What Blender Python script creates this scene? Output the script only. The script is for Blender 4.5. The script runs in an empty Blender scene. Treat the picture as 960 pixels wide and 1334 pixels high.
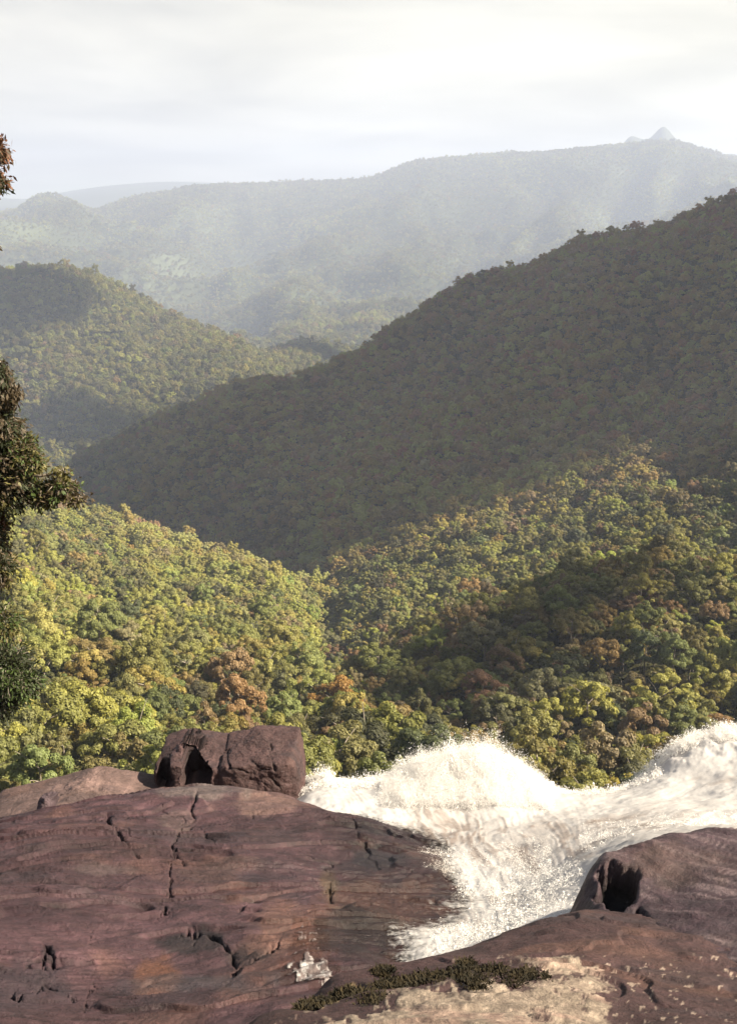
import bpy, math, random
import numpy as np
from math import radians, sin, cos
from mathutils import Vector

sc = bpy.context.scene
COL = sc.collection
rng = np.random.default_rng(11)
random.seed(11)

# ---------------------------------------------------------------- camera
F = 1400.0                                   # focal length in photo pixels (photo is 960 x 1334)
HORIZON = 275.0
PITCH = math.atan((667 - HORIZON) / F)
CP, SP = cos(PITCH), sin(PITCH)
cd = bpy.data.cameras.new("camera")
cam = bpy.data.objects.new("camera", cd)
COL.objects.link(cam)
cd.sensor_fit = 'VERTICAL'
cd.sensor_height = 36.0
cd.lens = 36.0 * F / 1334.0
cd.clip_start = 0.1
cd.clip_end = 80000.0
cam.location = (0, 0, 0)
cam.rotation_euler = (radians(90) - PITCH, 0, 0)
sc.camera = cam

# ---------------------------------------------------------------- world, sun, exposure
SUN_EL, SUN_AZ = radians(38), radians(97)    # azimuth clockwise from +Y (view direction) towards +X
SUN = Vector((sin(SUN_AZ) * cos(SUN_EL), cos(SUN_AZ) * cos(SUN_EL), sin(SUN_EL)))
world = bpy.data.worlds.new("World")
sc.world = world
world.use_nodes = True


def build_world():
    nt = world.node_tree
    nt.nodes.clear()
    N = nt.nodes.new
    L = nt.links.new
    out = N('ShaderNodeOutputWorld')
    sky = N('ShaderNodeTexSky')
    sky.sky_type = 'NISHITA'
    sky.sun_disc = False
    sky.sun_elevation = SUN_EL
    sky.sun_rotation = SUN_AZ
    sky.altitude = 1500
    sky.air_density = 1.0
    sky.dust_density = 1.5
    b1 = N('ShaderNodeBackground')
    b1.inputs['Strength'].default_value = 0.05
    L(sky.outputs[0], b1.inputs['Color'])
    tc = N('ShaderNodeTexCoord')
    sep = N('ShaderNodeSeparateXYZ')
    L(tc.outputs['Generated'], sep.inputs[0])

    def math_(op, a, b=None, clamp=False):
        m = N('ShaderNodeMath')
        m.operation = op
        m.use_clamp = clamp
        for i, v in enumerate((a, b)):
            if v is None:
                continue
            if isinstance(v, (int, float)):
                m.inputs[i].default_value = v
            else:
                L(v, m.inputs[i])
        return m.outputs[0]
    z = math_('MAXIMUM', sep.outputs[2], 0.0)
    # project the direction on a flat cloud deck
    den = math_('ADD', z, 0.09)
    u = math_('DIVIDE', sep.outputs[0], den)
    v = math_('DIVIDE', sep.outputs[1], den)
    cmb = N('ShaderNodeCombineXYZ')
    L(u, cmb.inputs[0])
    L(v, cmb.inputs[1])
    n1 = N('ShaderNodeTexNoise')
    n1.inputs['Scale'].default_value = 0.62
    n1.inputs['Detail'].default_value = 6
    n1.inputs['Roughness'].default_value = 0.52
    n1.inputs['Distortion'].default_value = 0.35
    L(cmb.outputs[0], n1.inputs['Vector'])
    n2 = N('ShaderNodeTexNoise')
    n2.inputs['Scale'].default_value = 0.33
    n2.inputs['Detail'].default_value = 4
    mp = N('ShaderNodeMapping')
    mp.inputs['Location'].default_value = (3.1, 7.7, 0)
    L(cmb.outputs[0], mp.inputs[0])
    L(mp.outputs[0], n2.inputs['Vector'])
    # brightness of the cloud deck: grey bellies, white where the sun is behind it
    ramp = N('ShaderNodeValToRGB')
    ramp.color_ramp.elements[0].position = 0.40
    ramp.color_ramp.elements[0].color = (0.186, 0.180, 0.163, 1)
    ramp.color_ramp.elements[1].position = 0.60
    ramp.color_ramp.elements[1].color = (0.282, 0.269, 0.232, 1)
    L(n1.outputs['Fac'], ramp.inputs[0])
    dot = N('ShaderNodeVectorMath')
    dot.operation = 'DOT_PRODUCT'
    L(tc.outputs['Generated'], dot.inputs[0])
    dot.inputs[1].default_value = Vector((sin(radians(55)) * 0.93, cos(radians(55)) * 0.93, 0.37))
    glow = N('ShaderNodeMapRange')
    glow.inputs[1].default_value = 0.35
    glow.inputs[2].default_value = 0.95
    glow.inputs[3].default_value = 0.0
    glow.inputs[4].default_value = 1.0
    L(dot.outputs['Value'], glow.inputs[0])
    gcol = N('ShaderNodeMix')
    gcol.data_type = 'RGBA'
    gcol.blend_type = 'ADD'
    gcol.inputs[7].default_value = (0.10, 0.092, 0.055, 1)
    L(glow.outputs[0], gcol.inputs[0])
    L(ramp.outputs[0], gcol.inputs[6])
    # overhead the deck is thinner and darker
    over = N('ShaderNodeMapRange')
    over.inputs[1].default_value = 0.22
    over.inputs[2].default_value = 0.6
    over.inputs[3].default_value = 1.0
    over.inputs[4].default_value = 0.42
    L(z, over.inputs[0])
    b2 = N('ShaderNodeBackground')
    L(gcol.outputs[2], b2.inputs['Color'])
    L(over.outputs[0], b2.inputs['Strength'])
    # coverage: broken overhead, closed lower down, thin blue strip right above the far hills
    low = N('ShaderNodeMapRange')
    low.inputs[1].default_value = 0.015
    low.inputs[2].default_value = 0.075
    low.inputs[3].default_value = 0.06
    low.inputs[4].default_value = 0.34
    L(z, low.inputs[0])
    high = N('ShaderNodeMapRange')
    high.inputs[1].default_value = 0.25
    high.inputs[2].default_value = 0.6
    high.inputs[3].default_value = 0.0
    high.inputs[4].default_value = -0.42
    L(z, high.inputs[0])
    cov = math_('ADD', math_('ADD', n2.outputs['Fac'], low.outputs[0]), high.outputs[0])
    cm = N('ShaderNodeMapRange')
    cm.inputs[1].default_value = 0.36
    cm.inputs[2].default_value = 0.60
    L(cov, cm.inputs[0])
    mix = N('ShaderNodeMixShader')
    L(cm.outputs[0], mix.inputs[0])
    L(b1.outputs[0], mix.inputs[1])
    L(b2.outputs[0], mix.inputs[2])
    L(mix.outputs[0], out.inputs['Surface'])


build_world()
sl = bpy.data.lights.new("sun", 'SUN')
sl.energy = 5.0
sl.angle = radians(0.55)
sl.color = (1.0, 0.885, 0.70)
so = bpy.data.objects.new("sun", sl)
COL.objects.link(so)
so.rotation_euler = SUN.to_track_quat('Z', 'Y').to_euler()

sc.view_settings.view_transform = 'Standard'
sc.view_settings.look = 'None'
sc.view_settings.gamma = 1.0
sc.view_settings.use_curve_mapping = False
sc.view_settings.exposure = 1.85
sc.cycles.max_bounces = 5
sc.cycles.diffuse_bounces = 3
sc.cycles.glossy_bounces = 2
sc.cycles.transmission_bounces = 3
sc.cycles.volume_bounces = 0
sc.cycles.transparent_max_bounces = 24
sc.cycles.use_denoising = True
HAZE_DENSITY = 1.08e-4
HAZE_COLOR = (0.66, 0.76, 1.0)

# ---------------------------------------------------------------- helpers


def ray(px, py):
    """slope of the sight line through a photo pixel: x and z per metre of y."""
    u = (np.asarray(px, float) - 480.0) / F
    v = (667.0 - np.asarray(py, float)) / F
    dy = CP + v * SP
    return u / dy, (-SP + v * CP) / dy


def pt(px, py, Y):
    a, s = ray(px, py)
    return np.stack([a * Y, np.asarray(Y, float) * np.ones_like(a), s * Y], -1)


def pix(x, y, z):
    fw = y * CP - z * SP
    up = y * SP + z * CP
    return 480.0 + F * x / fw, 667.0 - F * up / fw


def hash3(ix, iy, iz, seed):
    h = (ix.astype(np.int64) * 374761393 + iy.astype(np.int64) * 668265263 + iz.astype(np.int64) * 1274126177 + seed * 974711) & 0xFFFFFFFF
    h = ((h ^ (h >> 13)) * 12741261) & 0xFFFFFFFF
    h = ((h ^ (h >> 16)) * 668265263) & 0xFFFFFFFF
    return ((h ^ (h >> 15)) & 0xFFFFFF) / float(0xFFFFFF)


def vnoise(P, seed=0):
    P = np.asarray(P, float)
    I = np.floor(P)
    f = P - I
    w = f * f * f * (f * (f * 6 - 15) + 10)
    I = I.astype(np.int64)
    r = 0
    for dx in (0, 1):
        for dy in (0, 1):
            for dz in (0, 1):
                k = (w[..., 0] if dx else 1 - w[..., 0]) * (w[..., 1] if dy else 1 - w[..., 1]) * (w[..., 2] if dz else 1 - w[..., 2])
                r = r + k * hash3(I[..., 0] + dx, I[..., 1] + dy, I[..., 2] + dz, seed)
    return r * 2 - 1


def fbm(P, oct=4, seed=0, rough=0.5):
    P = np.asarray(P, float)
    s, a, t = 0, 1.0, 0.0
    for o in range(oct):
        s = s + a * vnoise(P * (2.03 ** o) + 17.3 * o, seed + o)
        t += a
        a *= rough
    return s / t


def ridged(P, oct=4, seed=0, rough=0.5):
    P = np.asarray(P, float)
    s, a, t = 0, 1.0, 0.0
    for o in range(oct):
        s = s + a * (1 - np.abs(vnoise(P * (2.03 ** o) + 9.1 * o, seed + o)))
        t += a
        a *= rough
    return s / t


def sstep(a, b, x):
    t = np.clip((x - a) / (b - a), 0, 1)
    return t * t * (3 - 2 * t)


def dense(line, step=22.0):
    out = [tuple(line[0])]
    for p, q in zip(line[:-1], line[1:]):
        n = max(1, int(math.hypot(q[0] - p[0], q[1] - p[1]) / step))
        for i in range(1, n + 1):
            t = i / n
            out.append((p[0] + (q[0] - p[0]) * t, p[1] + (q[1] - p[1]) * t, math.exp(math.log(p[2]) + (math.log(q[2]) - math.log(p[2])) * t)))
    return out


class Surf:
    """smooth surface through control points, in (azimuth, log distance) around the viewpoint"""

    def __init__(self, pts, k=4.0, eps=0.02, smooth=1e-4):
        p = np.array(pts, float)
        a, s = ray(p[:, 0], p[:, 1])
        self.k, self.eps = k, eps
        self.C = np.stack([a * k, np.log(p[:, 2])], -1)
        n = len(p)
        A = self._phi(self.C) + np.eye(n) * smooth
        Pm = np.concatenate([np.ones((n, 1)), self.C], 1)
        M = np.block([[A, Pm], [Pm.T, np.zeros((3, 3))]])
        w = np.linalg.lstsq(M, np.concatenate([s, np.zeros(3)]), rcond=None)[0]
        self.w, self.b = w[:n], w[n:]

    def _phi(self, Q):
        d2 = ((Q[:, None, :] - self.C[None]) ** 2).sum(-1)
        return -np.sqrt(d2 + self.eps ** 2)

    def s(self, a, Y):
        a, Y = np.broadcast_arrays(np.asarray(a, float), np.asarray(Y, float))
        sh = a.shape
        Q = np.stack([a.ravel() * self.k, np.log(Y.ravel())], -1)
        out = np.empty(len(Q))
        for i in range(0, len(Q), 40000):
            q = Q[i:i + 40000]
            out[i:i + 40000] = self._phi(q) @ self.w + self.b[0] + q @ self.b[1:]
        return out.reshape(sh)

    def z(self, x, y, lim=None):
        a = x / y
        if lim:                                # far outside the view the slopes just run on
            a = lim * np.tanh(a / lim)
            a = np.where(np.abs(x / y) < .42, x / y, np.sign(x) * (.42 + (lim - .42) * np.tanh((np.abs(x / y) - .42) / (lim - .42))))
        return self.s(a, y) * y


def seg_dist(x, y, poly):
    """distance to a polyline, arc length of the foot point and signed side"""
    best = np.full(x.shape, 1e9)
    arc = np.zeros(x.shape)
    side = np.zeros(x.shape)
    acc = 0.0
    for (x0, y0), (x1, y1) in zip(poly[:-1], poly[1:]):
        dx, dy = x1 - x0, y1 - y0
        l = math.hypot(dx, dy)
        t = np.clip(((x - x0) * dx + (y - y0) * dy) / (l * l), 0, 1)
        d = np.hypot(x - x0 - t * dx, y - y0 - t * dy)
        m = d < best
        best = np.where(m, d, best)
        arc = np.where(m, acc + t * l, arc)
        side = np.where(m, np.sign((x - x0) * dy - (y - y0) * dx), side)
        acc += l
    return best, arc, side


def in_poly(x, y, poly):
    c = np.zeros(np.shape(x), bool)
    n = len(poly)
    for i in range(n):
        x0, y0 = poly[i]
        x1, y1 = poly[(i + 1) % n]
        hit = ((y0 > y) != (y1 > y)) & (x < (x1 - x0) * (y - y0) / ((y1 - y0) + 1e-12) + x0)
        c ^= hit
    return c


def mesh_np(name, V, Fq, mat=None, smooth=True, parent=None, attrs=None, link=True):
    me = bpy.data.meshes.new(name)
    V = np.asarray(V, np.float32)
    Fq = np.asarray(Fq, np.int32)
    nf, k = Fq.shape
    me.vertices.add(len(V))
    me.vertices.foreach_set('co', V.ravel())
    me.loops.add(nf * k)
    me.loops.foreach_set('vertex_index', Fq.ravel())
    me.polygons.add(nf)
    me.polygons.foreach_set('loop_start', np.arange(0, nf * k, k, dtype=np.int32))
    me.polygons.foreach_set('use_smooth', np.full(nf, smooth))
    me.update(calc_edges=True)
    for an, (dom, typ, data) in (attrs or {}).items():
        at = me.attributes.new(an, typ, dom)
        key = {'FLOAT_COLOR': 'color', 'FLOAT': 'value', 'INT': 'value', 'FLOAT_VECTOR': 'vector'}[typ]
        at.data.foreach_set(key, np.asarray(data, np.int32 if typ == 'INT' else np.float32).ravel())
    if mat:
        me.materials.append(mat)
    if not link:
        return me
    o = bpy.data.objects.new(name, me)
    COL.objects.link(o)
    if parent:
        o.parent = parent
    return o


def grid_faces(nu, nv, keep=None):
    i = np.arange(nu * nv).reshape(nv, nu)
    f = np.stack([i[:-1, :-1], i[:-1, 1:], i[1:, 1:], i[1:, :-1]], -1)
    if keep is not None:
        f = f[keep]
    return f.reshape(-1, 4)


def tag(o, label=None, cat=None, group=None, kind=None):
    if label:
        o['label'] = label
    if cat:
        o['category'] = cat
    if group:
        o['group'] = group
    if kind:
        o['kind'] = kind
    return o


def empty(name, loc):
    o = bpy.data.objects.new(name, None)
    COL.objects.link(o)
    o.location = loc
    return o


def tube(path, radii, n=7):
    """tapered tube along a polyline -> verts, quads"""
    P = np.array(path, float)
    T = np.gradient(P, axis=0)
    T /= np.linalg.norm(T, axis=1)[:, None] + 1e-9
    ref = np.array([0.31, 0.87, 0.17]) if abs(T[0][2]) > .8 else np.array([0, 0, 1.0])
    A = np.cross(T, ref)
    A /= np.linalg.norm(A, axis=1)[:, None] + 1e-9
    B = np.cross(T, A)
    th = np.linspace(0, 2 * np.pi, n, endpoint=False)
    r = np.asarray(radii, float)[:, None, None]
    V = P[:, None, :] + r * (np.cos(th)[None, :, None] * A[:, None, :] + np.sin(th)[None, :, None] * B[:, None, :])
    m = len(P)
    f = []
    for i in range(m - 1):
        for j in range(n):
            f.append((i * n + j, i * n + (j + 1) % n, (i + 1) * n + (j + 1) % n, (i + 1) * n + j))
    return V.reshape(-1, 3), np.array(f)


def join(parts):
    Vs, Fs, o = [], [], 0
    for V, Fc in parts:
        Vs.append(V)
        Fs.append(np.asarray(Fc) + o)
        o += len(V)
    return np.concatenate(Vs), np.concatenate(Fs)


# ---------------------------------------------------------------- materials
class Mat:
    def __init__(self, name):
        self.m = bpy.data.materials.new(name)
        self.m.use_nodes = True
        self.nt = self.m.node_tree
        self.nt.nodes.clear()
        self.out = self.n('ShaderNodeOutputMaterial')

    def n(self, t, **kw):
        x = self.nt.nodes.new(t)
        for k, v in kw.items():
            setattr(x, k, v)
        return x

    def l(self, a, b):
        self.nt.links.new(a, b)

    def val(self, sock, v):
        if hasattr(v, 'is_linked') or hasattr(v, 'links'):
            self.l(v, sock)
        else:
            sock.default_value = v

    def noise(self, scale, detail=4, rough=.55, vec=None, dist=0.0):
        x = self.n('ShaderNodeTexNoise')
        x.inputs['Scale'].default_value = scale
        x.inputs['Detail'].default_value = detail
        x.inputs['Roughness'].default_value = rough
        x.inputs['Distortion'].default_value = dist
        if vec is not None:
            self.l(vec, x.inputs['Vector'])
        return x.outputs['Fac']

    def rng(self, v, a, b, c, d):
        x = self.n('ShaderNodeMapRange')
        self.l(v, x.inputs[0])
        for i, q in enumerate((a, b, c, d)):
            x.inputs[i + 1].default_value = q
        return x.outputs[0]

    def mixc(self, fac, a, b, blend='MIX'):
        x = self.n('ShaderNodeMix', data_type='RGBA', blend_type=blend)
        for s, v in ((x.inputs[0], fac), (x.inputs[6], a), (x.inputs[7], b)):
            self.val(s, v)
        return x.outputs[2]

    def scale(self, col, fac):
        x = self.n('ShaderNodeVectorMath', operation='SCALE')
        self.val(x.inputs[0], col)
        self.val(x.inputs['Scale'], fac)
        return x.outputs[0]

    def bump(self, h, strength, dist):
        x = self.n('ShaderNodeBump')
        x.inputs['Strength'].default_value = strength
        x.inputs['Distance'].default_value = dist
        self.l(h, x.inputs['Height'])
        return x.outputs[0]

    def coord(self, which='Object'):
        return self.n('ShaderNodeTexCoord').outputs[which]

    def attr(self, name, typ='GEOMETRY', out='Color'):
        x = self.n('ShaderNodeAttribute', attribute_name=name, attribute_type=typ)
        return x.outputs[out]

    def principled(self, col, rough=.6, spec=.3, normal=None):
        b = self.n('ShaderNodeBsdfPrincipled')
        self.val(b.inputs['Base Color'], col)
        self.val(b.inputs['Roughness'], rough)
        b.inputs['Specular IOR Level'].default_value = spec
        if normal is not None:
            self.l(normal, b.inputs['Normal'])
        return b.outputs[0]

    def done(self, sh):
        self.l(sh, self.out.inputs['Surface'])
        return self.m


def leaf_mat(name, src, trans=0.36, vscale=0.35):
    M = Mat(name)
    if src == 'object':
        col = M.n('ShaderNodeObjectInfo').outputs['Color']
    elif src == 'inst':
        col = M.attr('tint', 'INSTANCER')
    else:
        col = M.attr('leafcol')
    v = M.attr('var', out='Fac')
    f = M.rng(v, 0, 1, .72, 1.28)
    c = M.scale(col, f)
    nz = M.noise(vscale, 2, vec=M.coord('Object'))
    c = M.mixc(M.rng(nz, .35, .7, 0, .35), c, M.scale(c, .62))
    d = M.principled(c, .55, .22)
    t = M.n('ShaderNodeBsdfTranslucent')
    M.l(M.mixc(1.0, c, (1.25, 1.2, .75, 1), 'MULTIPLY'), t.inputs['Color'])
    mx = M.n('ShaderNodeMixShader')
    mx.inputs[0].default_value = trans
    M.l(d, mx.inputs[1])
    M.l(t.outputs[0], mx.inputs[2])
    return M.done(mx.outputs[0])


M_leaf = leaf_mat('leaves', 'object')
M_leaf_forest = leaf_mat('forest_leaves', 'inst')
M_leaf_near = leaf_mat('near_leaves', 'attr', .25, 3.0)


def bark_mat():
    M = Mat('bark')
    n = M.noise(2.5, 5, vec=M.coord())
    c = M.mixc(M.rng(n, .3, .7, 0, 1), (.16, .13, .10, 1), (.30, .26, .21, 1))
    return M.done(M.principled(c, .85, .15, M.bump(n, .5, .05)))


M_bark = bark_mat()


def ground_mat():
    M = Mat('forest_floor')
    c = M.attr('col')
    n = M.noise(.05, 6, .65, vec=M.coord())
    n2 = M.noise(.35, 4, .6, vec=M.coord())
    c = M.scale(c, M.rng(n, .3, .7, .6, 1.4))
    return M.done(M.principled(c, .9, .05, M.bump(n2, .8, 2.0)))


M_ground = ground_mat()


def rock_mat():
    M = Mat('rock')
    col = M.attr('col')
    wet = M.attr('col', out='Alpha')
    co = M.coord()
    n1 = M.noise(3.2, 7, .66, co, .6)
    n2 = M.noise(16, 6, .7, co)
    n3 = M.noise(70, 3, .7, co)
    f = M.n('ShaderNodeMath', operation='MULTIPLY')
    M.l(M.rng(n1, .28, .74, .62, 1.42), f.inputs[0])
    M.l(M.rng(n2, .3, .7, .72, 1.28), f.inputs[1])
    c = M.scale(col, f.outputs[0])
    # small darker pits and paler crystals
    c = M.mixc(M.rng(n3, .60, .72, 0, .45), c, M.scale(c, 1.7))
    c = M.mixc(M.rng(n3, .40, .30, 0, .6), c, M.scale(c, .45))
    h = M.n('ShaderNodeMath', operation='MULTIPLY_ADD')
    M.l(n2, h.inputs[0])
    h.inputs[1].default_value = .45
    M.l(n1, h.inputs[2])
    h2 = M.n('ShaderNodeMath', operation='MULTIPLY_ADD')
    M.l(n3, h2.inputs[0])
    h2.inputs[1].default_value = .12
    M.l(h.outputs[0], h2.inputs[2])
    rough = M.rng(wet, 0, 1, .78, .34)
    return M.done(M.principled(c, rough, .24, M.bump(h2.outputs[0], .75, .08)))


M_rock = rock_mat()


def water_mat():
    M = Mat('white_water')
    col = M.attr('col')
    n = M.noise(9, 6, .7, M.coord(), .8)
    c = M.mixc(M.rng(n, .35, .62, .35, 0), col, M.scale(col, .72))
    d = M.principled(c, .42, .3, M.bump(n, .35, .016))
    t = M.n('ShaderNodeBsdfTranslucent')
    M.l(c, t.inputs['Color'])
    mx = M.n('ShaderNodeMixShader')
    mx.inputs[0].default_value = .18
    M.l(d, mx.inputs[1])
    M.l(t.outputs[0], mx.inputs[2])
    # thin sheets of water run clear over the rock
    cl = M.n('ShaderNodeBsdfTransparent')
    cl.inputs['Color'].default_value = (.93, .90, .88, 1)
    n3 = M.noise(7, 5, .7, M.coord())
    al = M.n('ShaderNodeMath', operation='ADD', use_clamp=True)
    M.l(M.attr('col', out='Alpha'), al.inputs[0])
    M.l(M.rng(n3, .25, .75, -.45, .45), al.inputs[1])
    thick = M.attr('col', out='Alpha')
    mm = M.n('ShaderNodeMath', operation='MULTIPLY', use_clamp=True)
    M.l(M.rng(al.outputs[0], .2, .8, 0, 1), mm.inputs[0])
    M.l(M.rng(thick, .0, .25, 0, 1), mm.inputs[1])
    mz = M.n('ShaderNodeMixShader')
    M.l(mm.outputs[0], mz.inputs[0])
    M.l(cl.outputs[0], mz.inputs[1])
    M.l(mx.outputs[0], mz.inputs[2])
    return M.done(mz.outputs[0])


M_water = water_mat()


def spray_mat():
    M = Mat('spray')
    d = M.n('ShaderNodeBsdfDiffuse')
    d.inputs['Color'].default_value = (.93, .91, .89, 1)
    t = M.n('ShaderNodeBsdfTranslucent')
    t.inputs['Color'].default_value = (.95, .93, .90, 1)
    mx = M.n('ShaderNodeMixShader')
    mx.inputs[0].default_value = .55
    M.l(d.outputs[0], mx.inputs[1])
    M.l(t.outputs[0], mx.inputs[2])
    return M.done(mx.outputs[0])


M_spray = spray_mat()


def simple_mat(name, a, b, scale, rough=.9, bump=.4, dist=.02):
    M = Mat(name)
    n = M.noise(scale, 5, .6, M.coord())
    c = M.mixc(M.rng(n, .3, .7, 0, 1), (*a, 1), (*b, 1))
    return M.done(M.principled(c, rough, .15, M.bump(n, bump, dist)))


M_moss = simple_mat('moss', (.007, .007, .005), (.034, .025, .012), 9)
M_twig = simple_mat('twig', (.10, .07, .055), (.20, .15, .12), 20)


def cloud_mat():
    M = Mat('cloud')
    d = M.n('ShaderNodeBsdfDiffuse')
    d.inputs['Color'].default_value = (.9, .9, .9, 1)
    t = M.n('ShaderNodeBsdfTransparent')
    mx = M.n('ShaderNodeMixShader')
    mx.inputs[0].default_value = .34            # thin vapour lets a little sun through
    M.l(t.outputs[0], mx.inputs[1])
    M.l(d.outputs[0], mx.inputs[2])
    return M.done(mx.outputs[0])


M_cloud = cloud_mat()

# ---------------------------------------------------------------- terrain
CREST = [(100, 592, 1550), (190, 550, 1500), (250, 522, 1500), (310, 492, 1500), (380, 491, 1550), (430, 475, 1600),
         (500, 425, 1580), (560, 392, 1540), (610, 366, 1500), (680, 353, 1450), (750, 323, 1400), (850, 297, 1320),
         (955, 262, 1250), (1150, 195, 1150), (1400, 130, 1050)]
T = [(-500, 1150, 34), (0, 1150, 34), (480, 1150, 34), (960, 1150, 34), (1500, 1150, 34),
     (-500, 1170, 60), (0, 1180, 60), (480, 1180, 60), (960, 1180, 60), (1500, 1170, 60),
     (-500, 1100, 110), (0, 1140, 110), (480, 1150, 110), (960, 1150, 110), (1500, 1130, 110),
     (-300, 1000, 155), (0, 1045, 170), (150, 1045, 175), (300, 1045, 185), (450, 1035, 200),
     (-300, 850, 230), (0, 900, 250), (0, 800, 380), (150, 900, 290), (300, 900, 320), (100, 800, 480), (250, 800, 540),
     (-300, 700, 380), (0, 700, 540), (100, 720, 670), (200, 740, 690), (300, 768, 660), (330, 830, 480),
     (-300, 560, 520), *dense([(-100, 610, 650), (20, 652, 780), (100, 668, 830), (200, 694, 860), (290, 722, 800), (350, 754, 690), (390, 800, 540), (392, 850, 430), (375, 900, 345)], 30),
     *dense([(436, 925, 410), (420, 880, 500), (418, 830, 605), (416, 790, 690), (384, 752, 870), (314, 726, 1030), (218, 700, 1150), (140, 672, 1270), (85, 616, 1520)], 30),
     (20, 690, 1000), (-100, 650, 950), (-300, 620, 800),
     (480, 1010, 215), (490, 940, 300), (505, 808, 560), (455, 860, 500), (460, 800, 620), (485, 728, 780), (600, 747, 620), (550, 687, 800), (430, 697, 880),
     (350, 646, 1080), (500, 605, 1000), (650, 645, 820), (800, 655, 700), (940, 655, 640), (940, 565, 800), (800, 545, 900), (650, 505, 1120),
     (500, 525, 1250), (400, 565, 1200), (300, 565, 1250), (200, 615, 1300), (850, 435, 1050), (940, 405, 980), (750, 425, 1150), (600, 455, 1300),
     (960, 783, 360), (860, 781, 375), (780, 785, 390), (700, 803, 400), (640, 822, 395), (580, 860, 370), (530, 908, 330), (500, 956, 285),
     (960, 910, 290), (800, 910, 295), (700, 915, 300), (800, 1020, 235), (650, 1010, 230), (620, 930, 290), (560, 970, 260), (960, 1010, 240),
     (960, 773, 470), (860, 772, 490), (780, 776, 500), (700, 788, 520), (620, 810, 510),
     (1300, 900, 250), (1300, 700, 450), (1300, 400, 800),
     # hill on the far side of the valley
     (-200, 610, 1900), (0, 590, 1900), (100, 592, 1950), (200, 568, 2000), (330, 506, 2100),
     (0, 505, 2150), (100, 515, 2100), (200, 485, 2250), (300, 475, 2350), (100, 434, 2350), (0, 424, 2350), (200, 434, 2450),
     # far valley and range
     (430, 440, 3500), (500, 430, 3400), (300, 430, 3600), (200, 420, 3700), (0, 400, 3800), (600, 405, 3600), (800, 370, 3700), (955, 335, 3700),
     (430, 400, 4200), (300, 390, 4400), (550, 362, 4700), (200, 370, 4500), (50, 345, 4700), (700, 315, 5000), (850, 285, 5200),
     (300, 330, 5600), (450, 300, 5900), (600, 270, 6200), (800, 240, 6400), (100, 300, 5900), (-200, 300, 5500), (1200, 230, 5500)]
CREST = [(x, y + 5, Y) for (x, y, Y) in dense(CREST)]
HILL = dense([(-200, 385, 2600), (-60, 360, 2560), (0, 353, 2550), (35, 349, 2550), (70, 350, 2550), (95, 354, 2550), (120, 362, 2550), (160, 377, 2580), (200, 396, 2600), (240, 413, 2620), (280, 431, 2650), (340, 461, 2650)])
HILL = [(x, y + 5, Y) for (x, y, Y) in HILL]
T += HILL + [(x, y + 62 - max(0, x - 120) * .2, Y * 1.17) for (x, y, Y) in HILL]
T += dense([(345, 464, 2900), (375, 456, 2900), (400, 456, 2880), (440, 468, 2850)])
for (x, y, Y) in CREST:
    T += [(x, y + 75 - (x < 400) * 20, Y * 1.17)] + ([(x, y + 85, Y * 1.55)] if x > 450 else [])
T += CREST
FAR = [(-200, 255, 6600), (0, 258, 6600), (60, 250, 6600), (95, 251, 6600), (122, 264, 6900), (155, 257, 7300), (190, 250, 7400), (260, 243, 7400), (330, 240, 7400), (400, 235, 7400),
       (480, 229, 7400), (515, 217, 7400), (540, 210, 7400), (575, 206, 7400), (650, 200, 7400), (750, 193, 7400), (820, 188, 7400), (880, 181, 7400), (955, 206, 7400), (1200, 230, 7400)]
FAR = dense(FAR)
T += FAR
T += [(x, y + 26, Y * 1.15) for (x, y, Y) in FAR]
T += [(780, 222, 8600), (820, 196, 8600), (860, 186, 8600), (902, 199, 8600), (955, 213, 8600), (860, 205, 9400), (780, 225, 9400), (940, 222, 9400),
      (-300, 258, 10300), (0, 254, 10300), (130, 252, 10300), (200, 247, 10300), (260, 246, 10300), (400, 250, 10300), (650, 240, 10300), (960, 244, 10300), (1300, 250, 10300),
      (0, 266, 11500), (480, 266, 11500), (960, 266, 11500)]
T = [(x, y, Y if Y < 3000 else 3000 * (Y / 3000) ** 1.3) for (x, y, Y) in T]
YF = 3000 * (7400 / 3000) ** 1.3
YP = 3000 * (8600 / 3000) ** 1.3
TER = Surf(T, k=4.0, eps=0.05)


def terrain_z(x, y):
    x = np.asarray(x, float)
    y = np.asarray(y, float)
    z = TER.z(x, y, .62)
    P = np.stack([x, y, 0 * x], -1)
    near = sstep(120, 300, y)
    z = z + near * (5.0 * fbm(P / 70., 3, 5) + 9.0 * fbm(P / 190., 2, 8)) * sstep(6000, 800, y)
    # gullies and spurs, only cut downwards so that crest lines stay
    far = sstep(2900, 4400, y)
    ap = float(ray(860, 186)[0])
    rp = np.hypot(x - ap * YP, (y - YP) * .7)
    z = z + 225 * np.exp(-(rp / 300.) ** 1.15)
    g = 1 - ridged(P / np.array([950., 1500., 1.]) + fbm(P / 1100., 2, 31)[..., None] * .35, 4, 21)
    z = z - far * 640 * g * sstep(17500, 12500, y) * (1 - .85 * np.exp(-((y - YF) / 1300.) ** 2)) * (1 - .75 * sstep(YP - 1000, YP - 200, y))
    mid = sstep(500, 1000, y) * sstep(3400, 2800, y)
    g2 = 1 - ridged(P / np.array([230., 330., 1.]), 3, 41)
    z = z - mid * 16 * g2
    return z


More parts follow.
